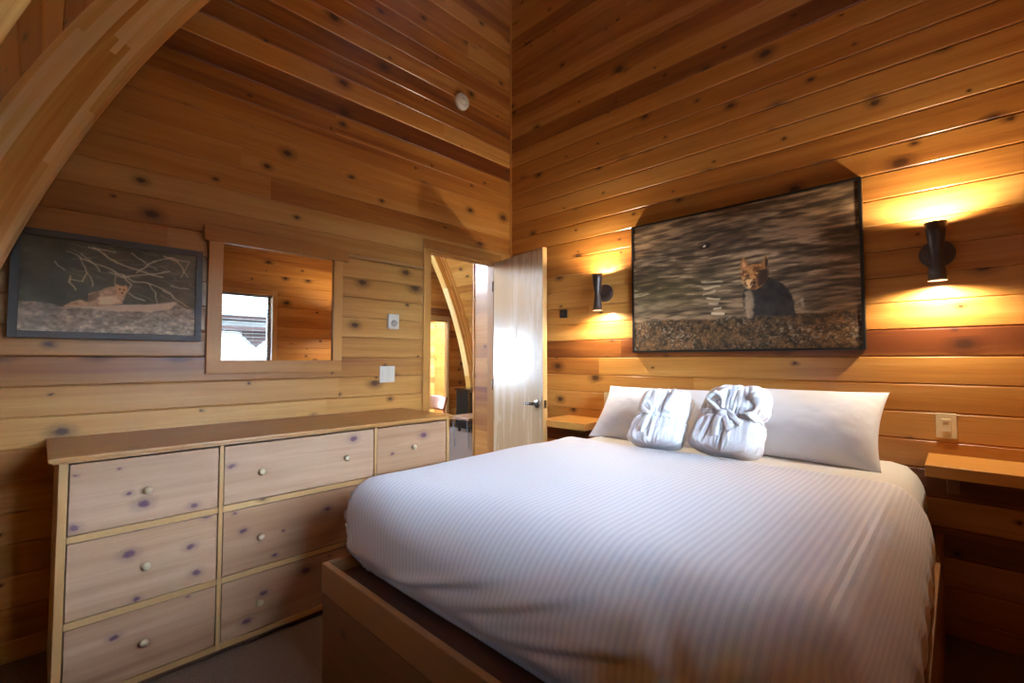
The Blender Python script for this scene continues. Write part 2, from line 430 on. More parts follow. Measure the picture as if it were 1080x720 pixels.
def arch(name, y0, y1, sides=(0,), xstop=None):
    mb = MB(); R = random.Random(int(abs(y0) * 1000)); nl = 10; lw = (RO - RI) / nl
    for side in sides:
        cx = XL if side == 0 else XR; sg = -1 if side == 0 else 1
        a0 = math.asin((0 - ZC) / RO); N = 90
        if xstop is not None and side == 0: a1 = math.acos((cx - xstop) / RI)
        else: a1 = math.acos(abs(cx + 0.30) / RI)
        for k in range(nl):
            r0, r1 = RI + k * lw, RI + (k + 1) * lw
            pid = R.random(); nxt = R.uniform(0.2, 1.2)
            for i in range(N):
                ta, tb = a0 + (a1 - a0) * i / N, a0 + (a1 - a0) * (i + 1) / N
                s = (ta - a0) * RI
                if s > nxt: pid = (pid + R.uniform(0.25, 0.75)) % 1; nxt = s + R.uniform(0.9, 2.4)
                P = lambda tt, r, y: (cx + sg * r * math.cos(tt), y, ZC + r * math.sin(tt))
                sa, sb = ta * RI, tb * RI
                for y in (y0, y1):
                    mb.face([P(ta, r0, y), P(tb, r0, y), P(tb, r1, y), P(ta, r1, y)], [(sa, r0), (sb, r0), (sb, r1), (sa, r1)], pid)
                if k == 0: mb.face([P(ta, r0, y0), P(tb, r0, y0), P(tb, r0, y1), P(ta, r0, y1)], [(sa, y0), (sb, y0), (sb, y1), (sa, y1)], pid)
                if k == nl - 1: mb.face([P(ta, r1, y0), P(tb, r1, y0), P(tb, r1, y1), P(ta, r1, y1)], [(sa, y0), (sb, y0), (sb, y1), (sa, y1)], pid)
                for q, (tt, ss) in enumerate(((ta, sa), (tb, sb))):
                    if (i == 0 and q == 0) or (i == N - 1 and q == 1):
                        mb.face([P(tt, r0, y0), P(tt, r1, y0), P(tt, r1, y1), P(tt, r0, y1)], [(y0, r0), (y0, r1), (y1, r1), (y1, r0)], pid)
    return mb.build(name, M['glulam'])
tag(arch('trim_1', -0.33, -0.19, xstop=-0.3), 'big curved laminated timber arch sweeping past the framed wild cat photograph', 'beam', kind='structure')
tag(arch('trim_2', -1.92, -1.78, xstop=-0.3), 'nearer laminated arch, only its pale edge showing in the topmost left corner', 'beam', kind='structure')
tag(arch('trim_3', 3.72, 3.86, sides=(0, 1)), 'curved laminated arch in the next room, seen through the doorway', 'beam', kind='structure')

mb = MB(); mb.face([(-3.7, -3.6, 0), (3.3, -3.6, 0), (3.3, 6.2, 0), (-3.7, 6.2, 0)]); mb.face([(-3.7, -3.6, -0.1), (3.3, -3.6, -0.1), (3.3, 6.2, -0.1), (-3.7, 6.2, -0.1)])
tag(mb.build('floor', M['carpet'], fix=False), 'brown speckled carpet floor between dresser and bed', 'floor', kind='structure')

# nook behind the far doorway, roof left partly open so sky light brightens it
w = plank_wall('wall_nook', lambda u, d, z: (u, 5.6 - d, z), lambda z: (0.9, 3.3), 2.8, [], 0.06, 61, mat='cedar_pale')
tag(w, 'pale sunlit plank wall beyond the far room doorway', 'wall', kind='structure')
for nm, x in (('wall_nook.001', 0.9), ('wall_nook.002', 3.3)):
    mb = MB(); mb.box(x - 0.04, x + 0.04, Y_END + 0.08, 5.66, 0, 2.8, grain=1)
    tag(mb.build(nm, M['cedar']), 'side wall of the nook past the far doorway', 'wall', kind='structure')

mb = MB(); mb.box(0.9, 3.3, Y_END + 0.08, 5.15, 2.8, 2.86, grain=0)
tag(mb.build('nook_sky_cover', M['cedar']), 'added unseen board slab shading the nook past the far doorway', 'ceiling', kind='structure')  # slab added to cut the sky light falling into the nook
# door casings
def casing(name, x0, x1, zt, yf, sg, wd, label, mat='cedar_trim', deep=0.08, th=0.02):
    r = empty(name, ((x0 + x1) / 2, yf, 0), label, 'door frame', kind='structure')
    L = Matrix.Translation(-Vector(r.location))
    def part(nm, *b):
        mb = MB(); mb.box(*b); mb.v = [tuple(L @ Vector(v)) for v in mb.v]; return mb.build(nm, M[mat], r, bevel=0.003)
    part('casing', x0 - wd, x0, yf, yf + sg * th, 0, zt + 0.0)
    part('casing', x1, x1 + wd, yf, yf + sg * th, 0, zt + 0.0)
    part('head_casing', x0 - wd, x1 + wd, yf, yf + sg * th, zt, zt + 0.075)
    part('jamb', x0, x0 + 0.018, yf - sg * deep, yf, 0, zt)
    part('jamb', x1 - 0.018, x1, yf - sg * deep, yf, 0, zt)
    part('head_jamb', x0, x1, yf - sg * deep, yf, zt - 0.018, zt)
    return r
casing('trim_4', DOOR[0], DOOR[1], DOOR[3], 0.0, -1, 0.062, 'orange wood casing around the open doorway beside the dresser')
casing('door_2', NOOK[0], NOOK[1], NOOK[3], Y_END, -1, 0.03, 'pale framed doorway in the far wall of the next room', mat='pine_frame')

# ------------------------------------------------------------------ windows
def window(name, pts, label, blind=None):
    return None
def bedroom_window():
    x0, x1, z0, z1 = WIN; y = -L_BACK
    r = empty('window_1', ((x0 + x1) / 2, y, z0), 'bright bedroom window with wood casing, seen as a reflection in the wall mirror', 'window', kind='structure')
    o = Vector(r.location)
    def part(nm, mat, boxes, bev=0.003):
        mb = MB()
        for b in boxes: mb.box(*b)
        mb.v = [tuple(Vector(v) - o) for v in mb.v]; return mb.build(nm, M[mat], r, bevel=bev)
    part('casing', 'cedar_trim', [(x0 - 0.06, x0, y, y + 0.02, z0 - 0.06, z1 + 0.06), (x1, x1 + 0.057, y, y + 0.02, z0 - 0.06, z1 + 0.06), (x0, x1, y, y + 0.02, z1, z1 + 0.06)])
    part('sill', 'cedar_trim', [(x0 - 0.07, x1 + 0.07, y - 0.1, y + 0.05, z0 - 0.03, z0)])
    part('sash', 'white_plastic', [(x0, x0 + 0.03, y - 0.11, y - 0.07, z0, z1), (x1 - 0.03, x1, y - 0.11, y - 0.07, z0, z1), (x0, x1, y - 0.11, y - 0.07, z1 - 0.03, z1), (x0, x1, y - 0.11, y - 0.07, z0, z0 + 0.03)])
    mb = MB(); mb.box(x0 + 0.03, x1 - 0.03, y - 0.094, y - 0.09, z0 + 0.03, z1 - 0.03); mb.v = [tuple(Vector(v) - o) for v in mb.v]
    mb.build('pane', M['glass'], r)
    b = empty('window_blind', ((x0 + x1) / 2, y - 0.03, z1), 'white horizontal slat blind hanging in the window reflected in the mirror', 'blind')
    o2 = Vector(b.location)
    mb = MB(); mb.box(x0 + 0.01, x1 - 0.06, y - 0.062, y - 0.012, z1 - 0.03, z1 - 0.002); mb.v = [tuple(Vector(v) - o2) for v in mb.v]; mb.build('headrail', M['blind'], b)
    mb = MB(); z = z1 - 0.06
    mb.box(x0 + 0.004, x1 - 0.012, y - 0.062, y - 0.012, z0 + 0.002, z0 + 0.022)
    while z > z0 + 0.035:
        ya, yb, sl = y - 0.062, y - 0.012, 0.003
        A, B = (x0 + 0.004, x1 - 0.012)
        q = [(A, ya, z - sl / 2), (B, ya, z - sl / 2), (B, yb, z + sl / 2), (A, yb, z + sl / 2)]
        p = [(a_, b_, c_ + 0.002) for a_, b_, c_ in q]
        mb.face(q); mb.face(p)
        for k in range(4): mb.face([q[k], q[(k + 1) % 4], p[(k + 1) % 4], p[k]])
        z -= 0.044
    mb.v = [tuple(Vector(v) - o2) for v in mb.v]; mb.build('slats', M['blind'], b)
    for xx in (x0 + 0.15, x1 - 0.2):
        mb = MB(); mb.tube([(xx, y - 0.066, z1 - 0.03), (xx, y - 0.066, z0 + 0.04)], 0.0012, 6)
        mb.v = [tuple(Vector(v) - o2) for v in mb.v]; mb.build('cord', M['blind'], b)
bedroom_window()

def far_window(nm, W, label):
    x0, x1, z0, z1 = W; y = Y_END
    r = empty(nm, ((x0 + x1) / 2, y, z0), label, 'window', kind='structure'); o = Vector(r.location)
    mb = MB()
    for b in ((x0, x0 + 0.05, y, y + 0.08, z0, z1), (x1 - 0.05, x1, y, y + 0.08, z0, z1), (x0, x1, y, y + 0.08, z1 - 0.05, z1), (x0, x1, y, y + 0.08, z0, z0 + 0.05)): mb.box(*b)
    mb.v = [tuple(Vector(v) - o) for v in mb.v]; mb.build('sash', M['white_plastic'], r)
    mb = MB(); mb.box(x0 + 0.05, x1 - 0.05, y + 0.04, y + 0.044, z0 + 0.05, z1 - 0.05); mb.v = [tuple(Vector(v) - o) for v in mb.v]; mb.build('pane', M['glass'], r)
far_window('window_2', PATIO, 'window of the next room mirrored as glare on the open door')
far_window('fill_window', FILL_GLAZED, 'added unseen window brightening the curved boards of the next room')  # added out of view to brighten the curved boards

def portal(loc, rot, sx, sy):
    li = bpy.data.lights.new('sky_portal', 'AREA'); li.shape = 'RECTANGLE'; li.size = sx; li.size_y = sy; li.cycles.is_portal = True
    o = bpy.data.objects.new('sky_portal', li); COL.objects.link(o); o.location = loc; o.rotation_euler = rot
portal(((WIN[0] + WIN[1]) / 2, -L_BACK - 0.16, (WIN[2] + WIN[3]) / 2), (PI / 2, 0, 0), WIN[1] - WIN[0], WIN[3] - WIN[2])
bpy.data.objects['sky_portal'].rotation_euler = (PI / 2, 0, PI)
portal(((PATIO[0] + PATIO[1]) / 2, Y_END + 0.16, (PATIO[2] + PATIO[3]) / 2), (PI / 2, 0, 0), PATIO[1] - PATIO[0], PATIO[3] - PATIO[2])
portal((-2.7, 3.12, 3.3), (0, math.radians(180 + 48), 0), 1.5, 1.1)
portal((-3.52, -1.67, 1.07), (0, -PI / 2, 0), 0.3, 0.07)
portal((0.95, Y_END + 0.16, 1.3), (PI / 2, 0, 0), 1.3, 1.6)
portal((2.1, 5.38, 2.85), (0, 0, 0), 2.4, 0.48)
bpy.data.objects['sky_portal'].name = 'sky_portal'

# ------------------------------------------------------------------ open door
def door():
    hx, hy, th, W, Hh = -0.192, -0.024, math.radians(12.5), 0.71, 2.125
    r = empty('door_1', (hx, hy, 0.012), 'open pale veneer slab door swung into the room in front of the bed wall', 'door', kind='structure')
    r.rotation_euler.z = PI - (PI / 2 - th) + PI          # local +x runs from the hinge to the free edge
    d = Vector((-math.sin(th), -math.cos(th)))
    r.rotation_euler.z = math.atan2(d.y, d.x)
    T = 0.040
    mb = MB(); mb.box(0, W, -T, 0, 0, Hh, grain=2, pid=0.5)
    leaf = mb.build('leaf', M['doorply'], r, bevel=0.0015)
    mb = MB(); mb.box(W, W + 0.003, -T + 0.001, -0.001, 0.002, Hh - 0.002, grain=2); mb.build('edge_band', M['dooredge'], r)['label'] = 'honey coloured edge strip'
    side = -T                       # face turned to the doorway and the camera
    mb = MB(); kz = 0.945
    mb.lathe([(0.0, side - 0.008), (0.031, side - 0.008), (0.033, side - 0.004), (0.033, side)], (W - 0.07, 0, kz), axis=1, n=28)
    mb.lathe([(0.012, side - 0.045), (0.012, side - 0.006)], (W - 0.07, 0, kz), axis=1, n=16)
    mb.tube([(W - 0.065, side - 0.048, kz), (W - 0.10, side - 0.052, kz), (W - 0.15, side - 0.05, kz - 0.002), (W - 0.175, side - 0.046, kz - 0.004)], [0.012, 0.011, 0.009, 0.006], 12)
    mb.build('lever_handle', M['steel'], r)
    mb = MB(); mb.box(W + 0.003, W + 0.005, -T + 0.008, -0.008, kz - 0.03, kz + 0.03); mb.box(W + 0.005, W + 0.013, -T + 0.014, -0.014, kz - 0.008, kz + 0.008)
    mb.build('latch_plate', M['steel'], r)
    for z in (0.2, 1.06, 1.92):
        mb = MB(); mb.tube([(-0.006, -T - 0.004, z - 0.045), (-0.006, -T - 0.004, z + 0.045)], 0.006, 10); mb.build('hinge', M['steel'], r)
door()

# ------------------------------------------------------------------ dresser
def dresser():
    r = empty('dresser', (-2.055, -0.3, 0), 'long knotty pine dresser with nine drawers standing against the left wall', 'dresser'); o = Vector(r.location)
    def mk(nm, mat, boxes, par=r, bev=0.002, off=o, grain=None):
        mb = MB()
        for b in boxes: mb.box(*b, grain=grain)
        mb.v = [tuple(Vector(v) - off) for v in mb.v]; return mb.build(nm, M[mat], par, bevel=bev)
    X0, X1, F = -2.94, -1.17, -0.598
    mb = MB()
    mb.box(X0 - 0.028, X1 + 0.028, -0.618, -0.004, 0.921, 0.938, pid=0.4); mb.box(X0 - 0.018, X1 + 0.018, -0.610, -0.006, 0.913, 0.921, pid=0.45)
    mb.v = [tuple(Vector(v) - o) for v in mb.v]; mb.build('top', M['pine_top'], r, bevel=0.004, seg=3)
    mk('side_panel', 'pine_frame', [(X0, X0 + 0.026, F, -0.012, 0.0, 0.913)])
    mk('side_panel', 'pine_frame', [(X1 - 0.02, X1, F, -0.012, 0.0, 0.913)])
    mk('back_panel', 'deck', [(X0 + 0.026, X1 - 0.02, -0.02, -0.012, 0.03, 0.91)])
    cols = [(-2.914, -2.436), (-2.420, -1.692), (-1.676, -1.190)]
    rows = [(0.645, 0.908), (0.337, 0.620), (0.055, 0.312)]
    for xa in ((-2.436, -2.420), (-1.692, -1.676)): mk('divider', 'pine_frame', [(xa[0], xa[1], F, -0.03, 0.03, 0.912)])
    for xa, xb in cols:
        for z0, z1 in ((0.620, 0.645), (0.312, 0.337)): mk('rail', 'pine_frame', [(xa, xb, F + 0.001, -0.03, z0, z1)])
    mk('bottom_rail', 'pine_frame', [(X0 + 0.026, X1 - 0.02, F + 0.001, -0.02, 0.03, 0.055)])
    mk('plinth', 'deck', [(X0 + 0.03, X1 - 0.03, F + 0.03, -0.05, 0, 0.03)])
    rr = random.Random(3)
    for ci, (xa, xb) in enumerate(cols):
        for z0, z1 in rows:
            g = 0.0035
            mb = MB(); zc = z0 + g; pidb = rr.uniform(0.35, 0.65)
            mb.box(xa + g, xb - g, F + 0.003, F + 0.022, z0 + g, z1 - g, grain=0, pid=rr.random() * 0.4 + 0.3)
            mb.box(xa + 0.02, xb - 0.02, F + 0.022, -0.06, z0 + 0.02, z1 - 0.03, grain=0, pid=0.4)
            mb.v = [tuple(Vector(v) - o) for v in mb.v]
            d = mb.build('drawer', M['pine'], r, bevel=0.002)
            ks = [(xa + xb) / 2 - 0.008] if ci != 1 else [-2.267, -1.857]
            for kx in ks:
                mb = MB()
                mb.lathe([(0.0, -0.030), (0.007, -0.0295), (0.0125, -0.026), (0.0155, -0.020), (0.0145, -0.014), (0.010, -0.008), (0.008, -0.004), (0.009, 0.0)], (kx, F + 0.003, (z0 + z1) / 2 - 0.003), axis=1, n=20)
                mb.v = [tuple(Vector(v) - o) for v in mb.v]; mb.build('knob', M['knob'], d)
dresser()

# ------------------------------------------------------------------ noise helper on arrays
def vnoise(x, y, seed=0):
    rs = np.random.RandomState(seed); G = rs.rand(256, 256)
    xi = np.floor(x).astype(int); yi = np.floor(y).astype(int); fx = x - xi; fy = y - yi
    fx = fx * fx * (3 - 2 * fx); fy = fy * fy * (3 - 2 * fy)
    a = G[yi % 256, xi % 256]; b = G[yi % 256, (xi + 1) % 256]; c = G[(yi + 1) % 256, xi % 256]; d = G[(yi + 1) % 256, (xi + 1) % 256]
    return (a * (1 - fx) + b * fx) * (1 - fy) + (c * (1 - fx) + d * fx) * fy
def fbm(x, y, seed=0, o=4):
    s = 0; a = 0.5; t = 0
    for k in range(o):
        s = s + a * vnoise(x * 2 ** k, y * 2 ** k, seed + k); t += a; a *= 0.5
    return s / t
def sst(x, a, b):
    q = np.clip((x - a) / (b - a), 0, 1); return q * q * (3 - 2 * q)

# ------------------------------------------------------------------ bed
def bed():
    r = empty('bed_frame', (-1.1, -1.96, 0), 'brown stained wood platform bed base with raised lip under the white bedding', 'bed'); o = Vector(r.location)
    x0, x1, y0, y1 = -2.187, -0.02, -2.858, -1.075; zt = 0.475
    def mk(nm, mat, boxes, bev=0.003, grain=None):
        mb = MB()
        for b in boxes: mb.box(*b, grain=grain)
        mb.v = [tuple(Vector(v) - o) for v in mb.v]; return mb.build(nm, M[mat], r, bevel=bev)
    t = 0.026
    mk('foot_rail', 'bedwood', [(x0, x0 + t, y0, y1, 0.362, zt)])
    mk('side_rail', 'bedwood', [(x0 + t, x1, y1 - t, y1, 0.362, zt)])
    mk('side_rail', 'bedwood', [(x0 + t, x1, y0, y0 + t, 0.362, zt)])
    mk('foot_panel', 'bedwood', [(x0 + 0.004, x0 + t, y0 + 0.004, y1 - 0.004, 0.01, 0.356)])
    mk('side_panel', 'bedwood', [(x0 + t, x1, y1 - t, y1 - 0.004, 0.01, 0.356)])
    mk('side_panel', 'bedwood', [(x0 + t, x1, y0 + 0.004, y0 + t, 0.01, 0.356)])
    mk('platform', 'deck', [(x0 + t, x1, y0 + t, y1 - t, 0.40, 0.425)])
    mk('head_panel', 'bedwood', [(x1 - t, x1, y0 + t, y1 - t, 0.01, 0.40)])
    for yy in (-1.5, -2.4):
        mk('support_leg', 'bedwood', [(-1.15, -1.07, yy - 0.04, yy + 0.04, 0.0, 0.40)])
bed()

def soft_box(x0, x1, y0, y1, z0, z1, rx, ry, rz, nx, ny, nz):
    """rounded block unfolded as a strip across y (hem-top-hem) for rows along x incl. the foot drop"""
    pass

def mattress():
    mb = MB(); n = 26
    x0, x1, y0, y1, z0, z1 = -1.97, -0.03, -2.808, -1.14, 0.428, 0.795
    bm = bmesh.new(); bmesh.ops.create_cube(bm, size=1.0)
    bmesh.ops.subdivide_edges(bm, edges=bm.edges[:], cuts=n, use_grid_fill=True)
    c = Vector(((x0+x1)/2, (y0+y1)/2, (z0+z1)/2)); s = Vector((x1-x0, y1-y0, z1-z0))
    for v in bm.verts:
        v_foot = v.co.x < 0; rr = Vector((0.24 if v_foot else 0.06, 0.11, 0.17))
        p = Vector((v.co.x * s.x, v.co.y * s.y, v.co.z * s.z))
        if v.co.z > 0:
            inn = Vector([max(-s[i]/2 + rr[i], min(s[i]/2 - rr[i], p[i])) for i in range(3)])
            q = Vector([(p[i] - inn[i]) / rr[i] for i in range(3)])
            if q.length > 1e-6:
                m = max(abs(q.x), abs(q.y), abs(q.z)); q = q.normalized() * m
                p = inn + Vector([q[i] * rr[i] for i in range(3)])
        v.co = p
    me = bpy.data.meshes.new('mattress'); bm.to_mesh(me); bm.free()
    for p in me.polygons: p.use_smooth = True
    me.materials.append(M['sheet']); ob = bpy.data.objects.new('mattress', me); COL.objects.link(ob); ob.location = c
    tag(ob, 'mattress under a cream-lit white fitted sheet, bare at the right of the pillows', 'mattress')
mattress()

def duvet():
    X0, X1, Y0, Y1, ZB, ZT = -2.09, -0.70, -2.835, -1.10, 0.432, 0.812
    rx, ry, rz = 0.11, 0.12, 0.13
    # unfolded coordinates: a along the length (0 at head edge, grows over the foot), b across (left hem .. right hem)
    NA, NB = 190, 230
    LA = X1 - X0; drop = ZT - ZB; WB = Y1 - Y0
    A = np.linspace(0, LA + drop, NA); Bv = np.linspace(-drop, WB + drop, NB)
    a, b = np.meshgrid(A, Bv, indexing='ij')
    # box point: over the foot edge and over the side edges; corner meets by taking the larger fall
    fx = np.clip(a - LA, 0, None); fl = np.clip(-b, 0, None); fr = np.clip(b - WB, 0, None); fs = fl + fr
    x = X1 - np.clip(a, 0, LA); y = Y1 - np.clip(b, 0, WB)
    fall = np.maximum(fx, fs)
    corner = np.minimum(fx, fs)
    z = ZT - fall
    # round the edges, softer towards the middle of the foot
    soft = sst((Y1 - y) / WB, 0.02, 0.35)
    rx, rz = 0.09 + 0.13 * soft, 0.12 + 0.06 * soft
    cx = np.maximum(x, X0 + rx); cy = np.clip(y, Y0 + ry, Y1 - ry); cz = np.minimum(z, ZT - rz)
    qx, qy, qz = (x - cx) / rx, (y - cy) / ry, (z - cz) / rz
    m = np.maximum(np.maximum(abs(qx), abs(qy)), abs(qz)); ln = np.sqrt((abs(qx)**5 + abs(qy)**5)**0.4 + qz**2) + 1e-9
    k = np.where(m > 1e-6, m / ln, 1)
    x, y, z = cx + qx * rx * k, cy + qy * ry * k, cz + qz * rz * k
    nx_, ny_, nz_ = qx / ln, qy / ln, np.where(ln < 1e-4, 1, qz / ln)
    h = (ZT - z) / drop                      # 0 top .. 1 hem
    top = np.clip(nz_, 0, 1)
    # loft: swell in the middle of the top, belly on the hanging sides, tuck at the hem
    sw = np.sin(np.clip((x - X0) / LA, 0, 1) * PI) * np.sin(np.clip((y - Y0) / WB, 0, 1) * PI)
    disp = 0.022 * sw * top + 0.016 * np.sin(np.clip(h, 0, 1) * PI) * (1 - top)
    nz1 = fbm(a * 2.2, b * 2.2, 3, 3) - 0.5
    disp += 0.016 * nz1
    # swags on the foot face, folds at the near corner
    foot = np.clip(-nx_, 0, 1)
    yy = (Y1 - y)
    for yc, zc, wd, am, sl in ((0.62, 0.575, 0.26, 0.015, 0.33), (0.98, 0.635, 0.30, 0.013, 0.40), (1.12, 0.585, 0.26, 0.010, 0.34), (0.42, 0.50, 0.2, 0.008, 0.2)):
        zl = zc + sl * (yy - yc) + 0.10 * (yy - yc) ** 2
        disp += foot * am * np.exp(-((yy - yc) / wd) ** 2) * (np.exp(-((z - zl - 0.012) / 0.018) ** 2) - 0.9 * np.exp(-((z - zl + 0.016) / 0.014) ** 2))
    cor = np.exp(-((yy - WB + 0.12) / 0.22) ** 2) * foot
    disp += cor * 0.022 * np.sin((yy * 1.0 + (z - 0.6) * 0.5) * 60) * sst(h, 0.15, 0.6)
    corl = np.exp(-(yy / 0.12) ** 2) * foot
    disp += corl * 0.006 * np.sin((yy - z * 0.5) * 75) * sst(h, 0.1, 0.6)
    side = np.clip(-ny_, 0, 1)
    disp += side * 0.006 * np.sin((x + z * 0.7) * 34) * sst(h, 0.2, 0.8)
    tuck = sst(h, 0.72, 1.0)
    x = x + nx_ * disp + foot * tuck * 0.05
    y = y + ny_ * disp - np.sign(ny_) * np.abs(ny_) * tuck * 0.03 * (np.abs(ny_) > 0.2)
    z = z + nz_ * disp
    z = np.maximum(z, ZB)
    z += 0.012 * np.exp(-((a - 0.03) / 0.05) ** 2) * 0.3
    P = np.stack([x, y, z], -1)
    UV = np.stack([a, b], -1)
    mb = MB(); mb.grid(P, UV)
    ob = mb.build('duvet', M['duvet'], fix=False, solid=0.012)
    me = ob.data
    # make sure normals look outwards
    if me.polygons[len(me.polygons) // 4].normal.z < 0 and False: me.flip_normals()
    tag(ob, 'white duvet with tonal satin stripes spread over the bed and hanging over its foot', 'duvet')
    return ob
DUV = duvet()
me = DUV.data
ctr = [p for p in me.polygons if abs(p.center.x + 1.4) < 0.05 and abs(p.center.y + 1.9) < 0.05]
if ctr and ctr[0].normal.z < 0: me.flip_normals()

def pillow(name, loc, w, hh, th, lean, yaw, seed, label):
    N, Mm = 60, 80
    u = np.linspace(-1, 1, N); v = np.linspace(-1, 1, Mm)
    U, V = np.meshgrid(u, v, indexing='ij')
    pin_u = 1 - 0.05 * (1 - V**2) * np.abs(U)**3; pin_v = 1 - 0.07 * (1 - U**2) * np.abs(V)**3
    mb = MB()
    Hc = U * hh / 2 * pin_u; Wc = V * w / 2 * pin_v
    base = (np.clip(1 - np.abs(U)**2.0, 0, 1) ** 0.75) * (np.clip(1 - np.abs(V)**2.6, 0, 1) ** 0.65)
    wr = fbm(U * 3 + 7, V * 4, seed, 4) - 0.5
    rad = np.exp(-((np.abs(U) - 1)**2 + (np.abs(V) - 1)**2) / 0.15) * np.sin((U * V) * 26) * 0.05
    T = th / 2 * (base * (1 + 0.14 * wr) + rad * base)
    for sgn in (1, -1):
        P = np.stack([sgn * T, Wc, Hc], -1); mb.grid(P, np.stack([Hc, Wc], -1))
    o = mb.build(name, M['pillow'], None)
    bm = bmesh.new(); bm.from_mesh(o.data); bmesh.ops.remove_doubles(bm, verts=bm.verts, dist=0.0004); bmesh.ops.recalc_face_normals(bm, faces=bm.faces); bm.to_mesh(o.data); bm.free()
    o.location = loc; o.rotation_euler = (0, lean, yaw)
    tag(o, label, 'pillow', 'pillows against the bed wall')
    return o
pillow('pillow', (-0.31, -1.548, 0.945), 0.765, 0.43, 0.19, math.radians(42), math.radians(2), 4, 'left plump white pillow, leaning on the wall behind the two robes')
pillow('pillow', (-0.275, -2.318, 0.963), 0.735, 0.43, 0.19, math.radians(38), math.radians(-3), 9, 'right plump white pillow beside the light switch plate, its pointed corner up')

# ------------------------------------------------------------------ robes
def robe_r(th, zz, w, d, h, zb, seed, fold):
    """distance of the bundle skin at angle th and height zz (0..1)"""
    e = 3.2
    c, s = math.cos(th), math.sin(th)
    base = 1.0 / ((abs(c / d) ** e + abs(s / w) ** e) ** (1 / e))
    lowr = 1.0 + 0.10 * math.exp(-((zz - 0.16) / 0.2) ** 2)
    pinch = (1 - 0.13 * math.exp(-((zz - zb) / 0.055) ** 2)) * (1.0 - 0.05 * sst(zz, zb, 1.0))
    endc = (1 - abs(2 * zz - 1) ** 12) ** 0.5 if 0 < zz < 1 else 0.02
    n1 = mn.noise(Vector((math.cos(th) * 2.6 * w / 0.15 + seed, math.sin(th) * 2.6 * w / 0.15, zz * 1.5 + seed)))
    n2 = mn.noise(Vector((math.cos(th) * 6.5 * w / 0.15, math.sin(th) * 6.5 * w / 0.15 + seed, zz * 2.6)))
    n3 = mn.noise(Vector((math.cos(th) * 14, math.sin(th) * 14 + seed, zz * 9)))
    rid = 1 - 2.2 * math.sqrt(n2 * n2 + 0.01)
    return base * lowr * pinch * max(endc, 0.02) + fold * (0.9 * n1 + 0.8 * rid - 0.5 + 0.45 * n3) * (0.4 + 0.6 * max(endc, 0.0))

def ribbon(path, width, nrm, thick=0.006, taper=1.0):
    pts = [Vector(p) for p in path]; rows = []
    for i, p in enumerate(pts):
        t = (pts[min(i + 1, len(pts) - 1)] - pts[max(i - 1, 0)]).normalized()
        nn = Vector(nrm); s = t.cross(nn).normalized() * width / 2
        rows.append([p - s, p - s * 0.4 + nn * 0.003, p + s * 0.4 + nn * 0.003, p + s])
    mb = MB(); mb.grid(np.array([[tuple(q) for q in rw] for rw in rows]))
    return mb

def smooth_path(ps, n=8):
    ps = [Vector(p) for p in ps]; out = []
    for i in range(len(ps) - 1):
        p0, p1, p2, p3 = ps[max(i-1, 0)], ps[i], ps[i+1], ps[min(i+2, len(ps)-1)]
        for k in range(n):
            t = k / n
            out.append(0.5 * ((2 * p1) + (p2 - p0) * t + (2*p0 - 5*p1 + 4*p2 - p3) * t*t + (3*p1 - p0 - 3*p2 + p3) * t**3))
    out.append(ps[-1]); return out

